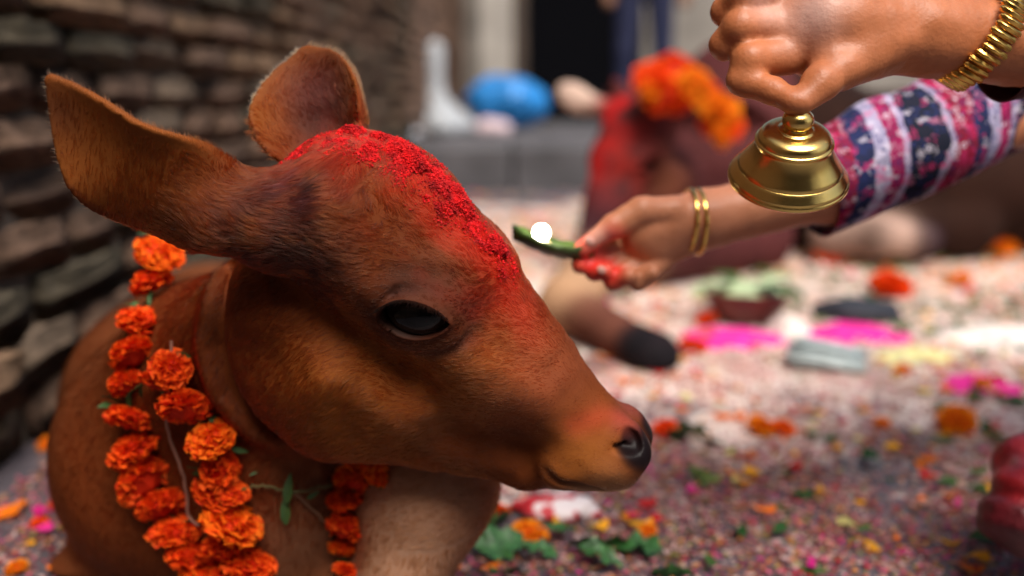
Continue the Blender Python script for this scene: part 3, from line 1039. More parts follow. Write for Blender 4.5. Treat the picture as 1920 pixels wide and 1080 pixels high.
# ------------------------------------------------------------------ the second animal, lying behind
C2F = np.array([-.80, -.60, 0.]); C2F /= np.linalg.norm(C2F)
_t = R(16)
_z = np.array([0, 0, 1.])
C2D = C2F * math.cos(_t) - _z * math.sin(_t)
C2U = _z * math.cos(_t) + C2F * math.sin(_t)
C2M = np.stack([C2D, C2U, np.cross(C2D, C2U)])
C2O = W(1185, 330, 2.40); C2S = 1.42
def cow_sdf(p):
    d = ell(p, W(1700, 330, 2.95), (.66, .36, .25))
    d = smin(d, ell(p, W(1420, 215, 2.9), (.26, .24, .24)), .12)
    d = smin(d, rc(p, W(1300, 300, 2.62), W(1440, 270, 2.8), .145, .21), .10)
    # fore leg stretched towards the calf, with its black hoof
    d = smin(d, chain(p, [W(1400, 440, 2.6), W(1120, 490, 2.2), W(1062, 570, 1.85), W(1150, 625, 1.72), W(1228, 668, 1.64)], [.12, .062, .050, .034, .042], .02), .05)
    d = smin(d, rc(p, W(1190, 225, 2.42), W(1115, 196, 2.44), .034, .022), .03)
    d = smin(d, ell(p, W(1080, 184, 2.45), (.055, .016, .034), np.array([[.86, 0, -.5], [0, 1, 0], [.5, 0, .86]])), .02)
    # the other fore leg folded in front of the belly
    d = smin(d, chain(p, [W(1800, 420, 2.7), W(1560, 440, 2.62), W(1640, 445, 2.55), W(1730, 452, 2.55)], [.10, .058, .048, .046], .015), .03)
    q = (p - C2O) @ C2M.T / C2S
    hn = (q ** 2).sum(1) < .36 ** 2
    if hn.any():
        m = q[hn].copy(); h = head_sdf(q[hn])
        m[:, 2] = np.abs(m[:, 2])
        h = smin(h, rc(m, HL(500, 405, .048), HL(405, 380, .064), .026, .016), .022)
        e = ear(m, HL(430, 405, .060), HL(430, 405, .060) + np.array([-.03, -.035, .14]), .036, (.9, .1, .2), ([0, 1], [.6, .6]), .005, EAR_P)
        h = smin(h, e, .012)
        h = smin(h, rc(m, HL(590, 300, .045), HL(575, 245, .055), .014, .006), .012)
        d[hn] = smin(d[hn], h * C2S, .03)
    return smax(d, -(p[:, 2] - .004), .01)
v, f = sdf_mesh(cow_sdf, (-.15, 1.45, 0), (1.95, 3.4, .9), .0085, 2)
q = (v - C2O) @ C2M.T / C2S; m_q = q.copy(); m_q[:, 2] = np.abs(m_q[:, 2])
n1 = fbm(v, 9, 4)[:, None]
col = np.array([.075, .019, .019]) * (.6 + .8 * n1)
col = np.where((v[:, 0:1] > .75), np.array([.020, .007, .004]) * (.6 + .8 * n1), col)
def cmix(c, w):
    global col
    w = np.clip(w, 0, 1)[:, None]; col = col * (1 - w) + np.array(c) * w
g = polyline_d(q, TIKA)
cmix((.50, .010, .010), .97 * np.exp(-(g / .048) ** 2) * sst(fbm(q, 26, 2), .30, .50))
cmix((.45, .02, .012), .6 * patch(m_q, HL(900, 560, .03), .05) * sst(fbm(q, 30, 7), .35, .6))
cmix((.045, .02, .028), .85 * patch(m_q, HL(1150, 830, .01), .06))
cmix((.055, .022, .03), .7 * patch(m_q, HL(980, 700, .0), .05))
cmix((.30, .10, .045), .5 * patch(m_q, HL(700, 700, .05), .05))
cmix((.01, .008, .009), patch(m_q, EYE, .020, 4))
cmix((.62, .45, .36), .95 * patch(v, W(1080, 184, 2.45), .062, 4))
gl = polyline_d(v, [W(1180, 500, 2.2), W(1065, 575, 1.85)]); cmix((.46, .27, .15), .95 * np.exp(-(gl / .10) ** 4))
gl = polyline_d(v, [W(1110, 610, 1.76), W(1165, 640, 1.70)]); cmix((.14, .05, .03), .9 * np.exp(-(gl / .06) ** 4))
gl = polyline_d(v, [W(1212, 655, 1.64), W(1240, 680, 1.62)]); cmix((.008, .007, .009), np.exp(-(gl / .056) ** 6))
gl = polyline_d(v, [W(1560, 440, 2.62), W(1690, 448, 2.55)]); cmix((.50, .33, .26), .9 * np.exp(-(gl / .075) ** 4))
gl = polyline_d(v, [W(1728, 452, 2.55), W(1760, 455, 2.55)]); cmix((.03, .015, .02), np.exp(-(gl / .06) ** 6))
m_cow = material('dark cow hide', rough=.85, spec=.12, attr='coat', bump=(120, .3, .003))
o = mesh_obj('cow', v, f, m_cow, colors=col)
tag(o, 'dark maroon cow lying behind the calf with red powder over its face', 'cow')
print('cow verts', len(v))

# ------------------------------------------------------------------ marigolds
def marigold_mesh(seed, mat, flat=.75, n=110, cols=((.95, .17, .008), (.85, .075, .006), (.98, .26, .012))):
    g = np.random.default_rng(seed)
    V, F, Cc = [], [], []
    V2 = []
    gold = math.pi * (3 - math.sqrt(5))
    for i in range(n):
        zz = 1 - 1.62 * (i + .5) / n          # bare underneath, where the green cup sits
        rr = math.sqrt(max(1 - zz * zz, 0))
        a = i * gold + g.normal() * .12
        d = np.array([rr * math.cos(a), rr * math.sin(a), zz])
        t = np.array([-math.sin(a), math.cos(a), 0]); u = np.cross(d, t)
        ang = g.uniform(0, math.pi); s1 = t * math.cos(ang) + u * math.sin(ang); s2 = np.cross(d, s1)
        w = .20 * g.uniform(.8, 1.3); L = g.uniform(.86, 1.10)
        k = len(V)
        curl = g.normal() * .12
        for row, (rad, wd) in enumerate(((.50, .35), (.80, .9), (1.0, 1.15))):
            for j in (-1, 0, 1):
                wav = (.10 * (1 if j == 0 else -1) * (.5 + row * .5)) + g.normal() * .035
                p = d * (rad * L + (-.06 if (j and row == 2) else 0)) + s1 * w * wd * j + s2 * (wav + curl * row * .5)
                V.append(p)
                c = np.array(cols[0]) * (1 - row * .5 / 2) + np.array(cols[2]) * (row * .5 / 2)
                c = c if g.random() < .75 else np.array(cols[1])
                if row == 0: c = np.array(cols[1]) * .7
                Cc.append(c * g.uniform(.85, 1.1))
        for a_ in range(2):
            for b_ in range(2):
                q = k + a_ * 3 + b_; F.append((q, q + 1, q + 4, q + 3))
    bm = bmesh.new(); bmesh.ops.create_icosphere(bm, subdivisions=1, radius=.80)
    k = len(V); V += [np.array(q.co[:]) for q in bm.verts]; Cc += [np.array(cols[1]) * .9] * len(bm.verts)
    for q in bm.faces:
        t3 = [k + x.index for x in q.verts]; F.append((t3[0], t3[1], t3[2], t3[2]))
    bm.free()
    F = [tuple(dict.fromkeys(q)) for q in F]
    V = np.array(V); V[:, 2] *= flat
    o = mesh_obj('marigold', V, F, mat, colors=np.clip(np.array(Cc), 0, 1), smooth=False)
    me = o.data; bpy.data.objects.remove(o)
    return me
def petal_material():
    m = material('marigold petals', rough=.7, spec=.2, attr='coat')
    nt = m.node_tree; b = nt.nodes['Principled BSDF']
    tr = nt.nodes.new('ShaderNodeBsdfTranslucent'); mx = nt.nodes.new('ShaderNodeMixShader'); mx.inputs[0].default_value = .30
    a = [n_ for n_ in nt.nodes if n_.type == 'ATTRIBUTE'][0]
    nt.links.new(a.outputs['Color'], tr.inputs[0]); nt.links.new(b.outputs[0], mx.inputs[1]); nt.links.new(tr.outputs[0], mx.inputs[2])
    nt.links.new(mx.outputs[0], nt.nodes['Material Output'].inputs['Surface'])
    return m
m_petal = petal_material()
RED_OR = ((.95, .085, .005), (.74, .028, .004), (.98, .17, .010))
YEL_OR = ((.95, .30, .008), (.92, .16, .006), (.98, .45, .02))
MID_OR = ((.96, .15, .005), (.84, .055, .004), (.98, .25, .012))
fl_red = [marigold_mesh(300 + i, m_petal, .50 + .05 * (i % 4), 130, MID_OR if i % 3 == 2 else RED_OR) for i in range(8)]
fl_yel = [marigold_mesh(330 + i, m_petal, .68, 90, YEL_OR) for i in range(4)]
m_green = material('garland greenery', (.035, .085, .015), .6, noise=(60, .6, 1.3))
m_thread = material('pale pink thread', (.28, .12, .08), .8)
def hit_depth(px, py, lo_=.55, hi_=1.4):
    r = ray(px, py); t = np.linspace(lo_, hi_, 340)
    d = calf_sdf(CP + t[:, None] * r)
    k = np.argmax(d < 0)
    return float(t[k]) if d[k] < 0 else None
def tube(pts, rad, n=7, mat=None, name='thread', parent=None, res=6, wob=0):
    P = np.array(pts, float)
    # catmull-rom
    Q = []
    for i in range(len(P) - 1):
        p0, p1, p2, p3 = P[max(i - 1, 0)], P[i], P[i + 1], P[min(i + 2, len(P) - 1)]
        for k in range(res):
            t = k / res
            Q.append(.5 * ((2 * p1) + (-p0 + p2) * t + (2 * p0 - 5 * p1 + 4 * p2 - p3) * t * t + (-p0 + 3 * p1 - 3 * p2 + p3) * t ** 3))
    Q.append(P[-1]); Q = np.array(Q)
    if wob: Q += (np.random.default_rng(len(Q)).random(Q.shape) - .5) * wob
    rad = np.interp(np.linspace(0, 1, len(Q)), np.linspace(0, 1, np.size(rad)), np.atleast_1d(rad))
    T = np.gradient(Q, axis=0); T /= np.linalg.norm(T, axis=1)[:, None] + 1e-12
    up = np.array([.1, .3, 1.]); V = []
    for q, t, r_ in zip(Q, T, rad):
        s = np.cross(t, up); s /= np.linalg.norm(s) + 1e-9; w = np.cross(s, t)
        for j in range(n):
            a = 2 * math.pi * j / n; V.append(q + r_ * (s * math.cos(a) + w * math.sin(a)))
    F = [(i * n + j, i * n + (j + 1) % n, (i + 1) * n + (j + 1) % n, (i + 1) * n + j) for i in range(len(Q) - 1) for j in range(n)]
    F = np.array(F)
    return mesh_obj(name, V, F, mat, parent), Q
garland = tag(empty('marigold_garland', tuple(W(300, 700, .75))), 'garland of orange marigolds hung round the neck of the near calf', 'garland')
gf = np.random.default_rng(17)
strandA = [(300, 474, 84), (285, 527, 74), (272, 604, 92), (250, 665, 80), (236, 718, 62), (242, 786, 80), (252, 845, 92), (270, 900, 98), (302, 948, 84), (330, 996, 90), (356, 1046, 82), (385, 1085, 84)]
strandB = [(322, 692, 76), (288, 716, 54), (346, 764, 90), (398, 822, 92), (410, 878, 90), (405, 930, 86), (436, 924, 60), (436, 980, 108), (424, 1032, 92), (468, 1062, 92), (420, 1092, 92)]
strandC = [(706, 884, 58), (655, 890, 62), (668, 905, 48), (650, 934, 68), (648, 988, 68), (645, 1030, 58), (652, 1074, 54)]
def flower_at(px, py, wpx, meshes, parent, lift, tilt, dep=None):
    d = dep or hit_depth(px, py) or .86
    d -= lift
    p = W(px, py, d); r_ = wpx / 2 / FPX * d
    o = bpy.data.objects.new('marigold', meshes[int(gf.integers(len(meshes)))])
    COL.objects.link(o)
    if parent: under(o, parent)
    o.location = p; o.scale = (r_ * 1.0, r_ * 1.0, r_ * float(gf.uniform(1.0, 1.2)))
    o.rotation_euler = (R(tilt[0]) + float(gf.normal() * .3), R(tilt[1]) + float(gf.normal() * .25), float(gf.uniform(0, 6.28)))
    return p, r_
allp = {}
for key, st_, lift in (('A', strandA, .014), ('B', strandB, .018), ('C', strandC, .010)):
    pts = []
    last = None
    for (px, py, w_) in st_:
        d = hit_depth(px, py)
        d = d if d else (last or .86)
        if last: d = min(max(d, last - .03), last + .03)
        last = d
        p, r_ = flower_at(px, py, w_ * 1.12, fl_red, garland, lift, (38, 0), d)
        pts.append(p)
    allp[key] = pts
t_, _ = tube([p + np.array([0, .006, 0]) for p in allp['A']], .0022, 6, m_green, 'stem_cord', None, 6, .004); under(t_, garland)
t_, _ = tube([p + np.array([0, .008, 0]) for p in allp['B'][:1] + allp['B'][2:]], .0024, 6, m_green, 'stem_cord', None, 6, .004); under(t_, garland)
def on_skin(pts, lift=.006):
    out = []; last = None
    for px, py in pts:
        d = hit_depth(px, py) or last or .84
        if last: d = min(max(d, last - .025), last + .025)
        last = d
        out.append(W(px, py, d - lift))
    return out
t_, _ = tube(on_skin([(322, 640), (318, 720), (312, 790), (325, 840), (342, 885), (350, 930), (352, 965), (372, 985)], .014), .0013, 6, m_thread, 'thread', None, 5, .001); under(t_, garland)
t_, _ = tube(on_skin([(455, 915), (500, 912), (545, 922), (590, 914), (640, 908)], .008), .0013, 6, material('dry vine', (.10, .075, .02), .8), 'vine', None, 6, .003); under(t_, garland)
t_, _ = tube(on_skin([(545, 920), (580, 950), (612, 985), (630, 1030)], .006), .0014, 6, material('brown vine', (.16, .07, .03), .8), 'vine', None, 6, .002); under(t_, garland)

def leaf_mesh(L, w, mat, bend=.2, name='leaf', n=8):
    V, F = [], []
    for i in range(n + 1):
        t = i / n; hw = w * math.sin(math.pi * t ** .8) ** .8 if 0 < t < 1 else .0003
        for j in (-1, -.5, 0, .5, 1):
            V.append((t * L, j * hw, -bend * L * t * t + .18 * abs(j) * hw + .0006 * math.sin(i * 2.4 + j * 3)))
    for i in range(n):
        for j in range(4):
            a = i * 5 + j; F.append((a, a + 5, a + 6, a + 1))
    return V, F
def small_leaves():
    V, F = [], []
    g = np.random.default_rng(31)
    src = [p for k in allp for p in allp[k]]
    for p in src:
        for _ in range(5):
            lv, lf = leaf_mesh(.014 * g.uniform(.6, 1.4), .0022 * g.uniform(.7, 1.5), None, g.uniform(.1, .5), n=3)
            M = Matrix.Rotation(g.uniform(0, 6.28), 3, 'Z') @ Matrix.Rotation(g.uniform(-1.2, 1.2), 3, 'Y') @ Matrix.Rotation(g.uniform(-1, 1), 3, 'X')
            o_ = p + (g.random(3) - .5) * np.array([.030, .004, .026]) + np.array([0, .006, 0])
            k = len(V); V += [tuple(M @ Vector(q) + Vector(o_)) for q in lv]; F += [tuple(k + i for i in q) for q in lf]
    o = mesh_obj('leaf_sprigs', V, F, m_green); under(o, garland); tag(o, kind='stuff')
small_leaves()
for k_, (px, py, L_, rz) in enumerate(((330, 660, .012, .4), (538, 945, .024, -1.5), (536, 985, .026, -1.6), (575, 935, .012, -.5), (432, 840, .014, .3), (425, 935, .014, .9))):
    V, F = leaf_mesh(L_, L_ * .17, None, .3)
    d = (hit_depth(px, py) or .85) - .012
    o = mesh_obj('leaf', V, F, m_green); under(o, garland)
    o.location = Vector(W(px, py, d)); o.rotation_euler = (R(80), rz, 0)

# blurred garland on the cow behind
garland2 = tag(empty('marigold_garland', tuple(W(1300, 200, 2.5))), 'thick orange marigold garland over the head of the dark cow behind', 'garland')
for px, py, w_ in ((1225, 150, 70), (1262, 140, 72), (1290, 165, 60), (1240, 180, 64), (1278, 195, 54), (1330, 172, 50), (1345, 205, 74), (1360, 235, 64), (1338, 238, 56), (1352, 255, 44), (1225, 120 + 55, 50), (1310, 150, 48), (1368, 205, 44)):
    d_ = 2.22 if px < 1300 else 2.12
    flower_at(px, py, w_ * 1.15, fl_yel if gf.random() < .5 else fl_red, garland2, 0, (60, 0), d_ + float(gf.normal() * .02))

# ------------------------------------------------------------------ red powder heaped on the calf's crown
def grains(name, pts, nrm, size, mat, seed, lift):
    g = np.random.default_rng(seed)
    o6 = np.array([[1, 0, 0], [-1, 0, 0], [0, 1, 0], [0, -1, 0], [0, 0, 1], [0, 0, -1]], float)
    f8 = np.array([[0, 2, 4], [2, 1, 4], [1, 3, 4], [3, 0, 4], [2, 0, 5], [1, 2, 5], [3, 1, 5], [0, 3, 5]])
    n = len(pts)
    V = o6[None] * size[:, None, None] * g.uniform(.5, 1.4, (n, 6, 1)) + g.normal(size=(n, 6, 3)) * size[:, None, None] * .3
    V += (pts + nrm * lift[:, None])[:, None]
    F = f8[None] + (np.arange(n) * 6)[:, None, None]
    return mesh_obj(name, V.reshape(-1, 3), F.reshape(-1, 3), mat, smooth=False)
def tika_w(c, n):
    q = to_head(c); g = polyline_d(q, TIKA)
    w = sst(fbm(q, 90, 6), .38, .62); w2 = sst(fbm(q * np.array([1, .4, 1]), 150, 16), .42, .58)
    g1 = polyline_d(q, TIKA[:5]); g2 = polyline_d(q, TIKA[4:])
    return (np.exp(-(g1 / .0150) ** 2) * (.05 + w) + np.exp(-(g2 / .0075) ** 2) * (.03 + w2) * .9) * (q[:, 2] > -.035)
pp, pn = tri_sample(cv_, cq_, 38000, tika_w, 8)
pq = to_head(pp); pg = polyline_d(pq, TIKA)
lf_ = .0008 + .0075 * np.exp(-(pg / .012) ** 2) * sst(fbm(pq, 90, 6), .35, .75) * rng.random(len(pp)) ** .5
m_tika = material('vermilion powder', (.66, .004, .006), .75, spec=.3, noise=(110, .30, 1.25))
o = grains('vermilion_powder', pp, pn, .00024 + .0009 * rng.random(len(pp)) ** 6, m_tika, 9, lf_)
tag(o, 'bright red powder heaped on the crown of the near calf', 'powder', kind='stuff')

# ------------------------------------------------------------------ the person with the bell and the lamp
def skin_sdf(p):
    k = .012
    # near arm (bell hand): body off to the right of the frame
    d = rc(p, (.80, .84, .58), (.62, .76, .455), .052, .044)
    d = smin(d, rc(p, (.62, .76, .455), W(1735, 62, .71), .044, .0265), .02)
    d = smin(d, rc(p, W(1735, 62, .71), W(1560, 45, .70), .0265, .034), .02)
    hand = ell(p, W(1535, 58, .702), (.044, .020, .031))
    hand = smin(hand, rc(p, W(1660, 85, .698), W(1560, 120, .690), .020, .017), .014)       # ball of the thumb
    fing = [
        ([(1475, -62, .712), (1405, -58, .700), (1372, -38, .712), (1420, -20, .738)], [.0120, .0115, .0100, .0085]),
        ([(1462, -10, .704), (1392, -6, .692), (1362, 22, .704), (1412, 40, .732)], [.0130, .0125, .0105, .0085]),
        ([(1462, 48, .700), (1388, 52, .690), (1360, 84, .700), (1408, 100, .728)], [.0130, .0130, .0108, .0085]),
        ([(1478, 108, .696), (1405, 112, .688), (1392, 150, .690), (1448, 170, .680), (1482, 190, .670)], [.0130, .0125, .0108, .0095, .0080]),
    ]
    for pts, rs in fing:
        hand = smin(hand, chain(p, [W(*q) for q in pts], rs, .005), .0042)
    d = smin(d, hand, .010)
    th = chain(p, [W(1640, 90, .694), W(1580, 128, .682), W(1538, 155, .674), W(1504, 192, .668)], [.0175, .0135, .0115, .0088], .006)
    d = smin(d, th, .008)
    # skin folds of the wrist and thumb root
    for a, b in (((1690, 10, .70), (1700, 130, .69)), ((1672, 30, .70), (1668, 125, .69))):
        d = d + .0009 * np.exp(-(polyline_d(p, [W(*a), W(*b)]) / .0035) ** 2)
    # far arm (lamp hand)
    e = rc(p, (.82, 1.13, .58), (.68, 1.04, .50), .052, .045)
    e = smin(e, rc(p, (.68, 1.04, .50), W(1560, 350, .91), .045, .030), .02)
    e = smin(e, rc(p, W(1560, 350, .91), W(1318, 412, .885), .030, .0245), .015)
    e = smin(e, rc(p, W(1318, 412, .885), W(1215, 432, .880), .0235, .0240), .015)
    e = smin(e, ell(p, W(1235, 448, .882), (.032, .018, .026)), .012)
    fg = [
        ([(1262, 398, .870), (1205, 396, .862), (1150, 424, .862), (1092, 466, .866)], [.0145, .0125, .0105, .0070]),       # thumb
        ([(1195, 436, .895), (1142, 450, .892), (1112, 474, .882), (1088, 496, .874)], [.0120, .0108, .0095, .0075]),      # index
        ([(1205, 462, .892), (1150, 484, .886), (1118, 506, .876), (1138, 508, .864)], [.0120, .0105, .0092, .0075]),      # middle
        ([(1220, 480, .886), (1172, 508, .880), (1150, 526, .870), (1180, 516, .858)], [.0115, .0102, .0088, .0074]),      # ring
        ([(1242, 488, .880), (1206, 520, .874), (1196, 528, .866), (1222, 512, .857)], [.0105, .0092, .0080, .0068]),      # little
    ]
    for pts, rs in fg:
        e = smin(e, chain(p, [W(*q) for q in pts], rs, .004), .0030)
    d = smin(d, e, .01)
    hb = np.abs(d) < .008
    if hb.any(): d[hb] += (vnoise(p[hb], 62, 8) - .5) * .0022 + (vnoise(p[hb], 170, 9) - .5) * .0007
    # shoulders, trunk, neck and head
    b = ell(p, (.93, 1.0, .40), (.12, .18, .24))
    b = smin(b, rc(p, (.86, .84, .60), (.88, 1.14, .60), .055, .055), .05)
    b = smin(b, rc(p, (.88, 1.0, .62), (.85, 1.0, .72), .055, .05), .03)
    b = smin(b, ell(p, (.83, 1.0, .81), (.090, .074, .115)), .02)
    b = smin(b, rc(p, (.745, 1.0, .82), (.728, 1.0, .79), .010, .014), .012)
    b = smin(b, rc(p, (.97, .88, .14), (.68, .865, .085), .09, .055), .05)
    b = smin(b, rc(p, (.97, 1.12, .14), (.80, 1.16, .09), .09, .055), .05)
    return smin(d, b, .03)
v, f = sdf_mesh(skin_sdf, (.02, .54, .0), (1.12, 1.36, .95), .0028, 2)
n1 = fbm(v, 40, 4)[:, None]; n2 = fbm(v, 240, 4)[:, None]
col = np.array([.44, .140, .050]) * (.78 + .35 * n1) * (.88 + .24 * n2)
def cmix(c, w):
    global col
    w = np.clip(w, 0, 1)[:, None]; col = col * (1 - w) + np.array(c) * w
lamp = v[:, 1] > .82
cmix((.52, .22, .12), lamp * .6)
for px, py, dd, r_ in ((1090, 470, .866, .016), (1105, 492, .876, .018), (1130, 508, .868, .015), (1150, 440, .86, .012), (1160, 520, .864, .012)):
    cmix((.74, .018, .014), np.exp(-(np.sqrt(((v - W(px, py, dd)) ** 2).sum(1)) / r_) ** 3) * (.55 + .6 * fbm(v, 120, 3)))
cmix((.60, .30, .24), .8 * patch(v, W(1120, 444, .855), .012))
cmix((.66, .42, .36), .8 * patch(v, W(1520, 20, .67), .020) + .5 * patch(v, W(1440, 6, .68), .012))     # pale highlight painted onto the knuckles
cmix((.30, .09, .04), .5 * sst(-v[:, 2], -.46, -.42) * (v[:, 1] < .8) * (v[:, 0] < .4))  # shaded underside of the bell hand painted into the skin
cmix((.012, .010, .010), (((v - np.array([.86, 1.0, .84])) ** 2).sum(1) < .0132) * 1.0)
m_skin = material('skin', rough=.48, spec=.45, attr='coat', bump=(330, .35, .0012), sss=.12)
person = tag(empty('person', (.93, 1.0, 0)), 'seated person holding a brass bell in one hand and a leaf lamp in the other', 'person')
under(mesh_obj('body', v, f, m_skin, colors=col), person)
print('person verts', len(v))
# finger nails
m_nail = material('finger nail', (.62, .32, .26), .3, spec=.5)
for (px, py, d_, sx, sz) in ((1106, 452, .8565, .0048, .0036), (1128, 506, .8565, .0042, .0034)):
    bm = bmesh.new(); bmesh.ops.create_uvsphere(bm, u_segments=14, v_segments=8, radius=1)
    for q in bm.verts: q.co = Vector((q.co.x * sx, q.co.y * .0012, q.co.z * sz))
    o = bm_obj('nail', bm, m_nail, None, None, True); o.location = W(px, py, d_); o.rotation_euler = (0, R(35), 0); under(o, person)

# clothes ---------------------------------------------------------
def sleeve_material():
    m = bpy.data.materials.new('printed cotton'); m.use_nodes = True
    nt = m.node_tree; b = nt.nodes['Principled BSDF']; L = nt.links.new
    uv = nt.nodes.new('ShaderNodeUVMap'); uv.uv_map = 'cloth'
    sep = nt.nodes.new('ShaderNodeSeparateXYZ'); L(uv.outputs[0], sep.inputs[0])
    def M(op, a, c=0.0, d=0.0):
        x = nt.nodes.new('ShaderNodeMath'); x.operation = op
        for i, s in enumerate((a, c, d)):
            if isinstance(s, (int, float)): x.inputs[i].default_value = s
            else: L(s, x.inputs[i])
        return x.outputs[0]
    nz = nt.nodes.new('ShaderNodeTexNoise'); nz.inputs['Scale'].default_value = 30; L(uv.outputs[0], nz.inputs['Vector'])
    wob = M('MULTIPLY', M('SUBTRACT', nz.outputs[0], .5), .014)
    u = M('ADD', M('ADD', sep.outputs[0], M('MULTIPLY', sep.outputs[1], -.30)), wob)
    band = nt.nodes.new('ShaderNodeValToRGB'); band.color_ramp.interpolation = 'CONSTANT'
    fr = M('FRACT', M('ADD', M('DIVIDE', u, .118), .12)); L(fr, band.inputs[0])
    stops = [(0, (.36, .33, .48)), (.12, (.26, .010, .075)), (.24, (.34, .28, .42)), (.30, (.008, .010, .022)), (.56, (.30, .25, .36)), (.61, (.22, .006, .030)), (.84, (.014, .020, .07))]
    e = band.color_ramp.elements
    e[0].position, e[0].color = 0, (*stops[0][1], 1); e[1].position, e[1].color = stops[1][0], (*stops[1][1], 1)
    for p, c in stops[2:]:
        k = e.new(p); k.color = (*c, 1)
    vo = nt.nodes.new('ShaderNodeTexVoronoi'); vo.inputs['Scale'].default_value = 115; L(uv.outputs[0], vo.inputs['Vector'])
    ring = nt.nodes.new('ShaderNodeValToRGB'); ring.color_ramp.interpolation = 'CONSTANT'; L(vo.outputs['Distance'], ring.inputs[0])
    re = ring.color_ramp.elements
    re[0].position, re[0].color = 0, (1, 1, 1, 1); re[1].position, re[1].color = .16, (0, 0, 0, 1)
    for p, c in ((.30, .8), (.42, 0), (.66, .55)):
        k = re.new(p); k.color = (c, c, c, 1)
    vc = nt.nodes.new('ShaderNodeValToRGB'); vc.color_ramp.interpolation = 'CONSTANT'
    sc_ = nt.nodes.new('ShaderNodeSeparateColor'); L(vo.outputs['Color'], sc_.inputs[0]); L(sc_.outputs[0], vc.inputs[0])
    ve = vc.color_ramp.elements
    ve[0].position, ve[0].color = 0, (.02, .03, .13, 1); ve[1].position, ve[1].color = .3, (.62, .035, .17, 1)
    for p, c in ((.5, (.66, .60, .70)), (.72, (.015, .015, .03)), (.86, (.55, .18, .30))):
        k = ve.new(p); k.color = (*c, 1)
    mx = nt.nodes.new('ShaderNodeMix'); mx.data_type = 'RGBA'; L(M('MULTIPLY', ring.outputs[0], .88), mx.inputs[0]); L(band.outputs[0], mx.inputs[6]); L(vc.outputs[0], mx.inputs[7])
    L(mx.outputs[2], b.inputs['Base Color']); b.inputs['Roughness'].default_value = .85
    b.inputs['Specular IOR Level'].default_value = .2
    return m
def sleeve(name, pts, rads, mat, seed, nr=56, na=56, fold=.06):
    P = np.array(pts, float); t = np.linspace(0, 1, nr)
    seg = np.linspace(0, 1, len(P)); C_ = np.stack([np.interp(t, seg, P[:, k]) for k in range(3)], 1)
    r_ = np.interp(t, seg, rads)
    T = np.gradient(C_, axis=0); T /= np.linalg.norm(T, axis=1)[:, None]
    length = np.concatenate([[0], np.cumsum(np.linalg.norm(np.diff(C_, axis=0), axis=1))])
    V = np.zeros((nr, na + 1, 3)); UV = np.zeros((nr, na + 1, 2))
    up = np.array([0, 0, 1.])
    for i in range(nr):
        s = np.cross(T[i], up); s /= np.linalg.norm(s); w = np.cross(s, T[i])
        for j in range(na + 1):
            a = 2 * math.pi * (j % na) / na + math.pi
            k = 1 + fold * math.sin(3 * a + 9 * t[i] + seed) * .6 + fold * math.sin(30 * t[i] + 2.2 * math.sin(a + seed) + seed) * (.5 + .5 * math.cos(a - 2))
            V[i, j] = C_[i] + r_[i] * k * (s * math.cos(a) + w * math.sin(a))
            UV[i, j] = (length[i], 2 * math.pi * j / na * r_.mean())
    # cuff turned inwards
    idx = lambda i, j: i * (na + 1) + j
    F = [(idx(i, j), idx(i, j + 1), idx(i + 1, j + 1), idx(i + 1, j)) for i in range(nr - 1) for j in range(na)]
    o = mesh_obj(name, V.reshape(-1, 3), np.array(F), mat)
    me = o.data; uvl = me.uv_layers.new(name='cloth')
    li = np.zeros(len(me.loops), np.int32); me.loops.foreach_get('vertex_index', li)
    uvl.data.foreach_set('uv', UV.reshape(-1, 2)[li].astype(np.float32).ravel())
    so = o.modifiers.new('thickness', 'SOLIDIFY'); so.thickness = .0016; so.offset = -1
    return o
m_sleeve = sleeve_material()
under(sleeve('sleeve', [W(1518, 352, .915), W(1700, 275, .93), W(1900, 165, .985), (.68, 1.04, .50), (.80, 1.12, .57)], [.046, .050, .054, .058, .070], m_sleeve, .6), person)
m_dark_cloth = material('dark wine cloth', (.055, .010, .014), .8, noise=(30, .6, 1.3), bump=(40, .4, .004))
under(sleeve('sleeve', [W(1868, 108, .735), W(2010, 60, .74), (.62, .77, .462), (.80, .85, .575)], [.033, .043, .054, .066], m_dark_cloth, 2.0), person)
def cloth_sdf(p):
    b = ell(p, (.935, 1.0, .40), (.135, .195, .25))
    b = smin(b, rc(p, (.86, .84, .595), (.88, 1.14, .595), .068, .068), .05)
    return b + .004 * np.sin(p[:, 2] * 60 + np.sin(p[:, 1] * 20) * 2)
v, f = sdf_mesh(cloth_sdf, (.70, .70, .18), (1.15, 1.32, .72), .010, 2)
under(mesh_obj('blouse', v, f, m_dark_cloth), person)
def skirt_sdf(p):
    b = smin(rc(p, (1.0, .88, .13), (.68, .865, .085), .12, .080), rc(p, (1.0, 1.12, .13), (.80, 1.16, .085), .12, .08), .06)
    b = smin(b, rc(p, (.68, .865, .085), W(1935, 965, .86), .078, .042), .03)
    b = smin(b, ell(p, (.96, 1.0, .12), (.18, .22, .12)), .08)
    b = smin(b, rc(p, W(1915, 872, .90), W(2030, 860, .93), .024, .036), .02)
    q = p[:, 0] * 55 + p[:, 2] * 70 + 3 * np.sin(p[:, 1] * 22 + p[:, 2] * 18)
    b = b + .0035 * np.sin(q) + .0016 * np.sin(q * 2.3 + 1)
    return smax(b, -(p[:, 2] - .005), .01)
v, f = sdf_mesh(skirt_sdf, (.36, .66, 0), (1.26, 1.46, .34), .0055, 2)
col = np.tile(np.array([.085, .006, .010]), (len(v), 1)) * (.6 + .9 * fbm(v, 30, 5)[:, None])
cmix((.17, .005, .008), sst(v[:, 2], .108, .114) * (v[:, 1] < 1.0))
cmix((.10, .06, .05), patch(v, W(1892, 850, .87), .010, 5) * .9)
cmix((.50, .012, .014), patch(v, W(1896, 852, .87), .0045, 5) * .9)
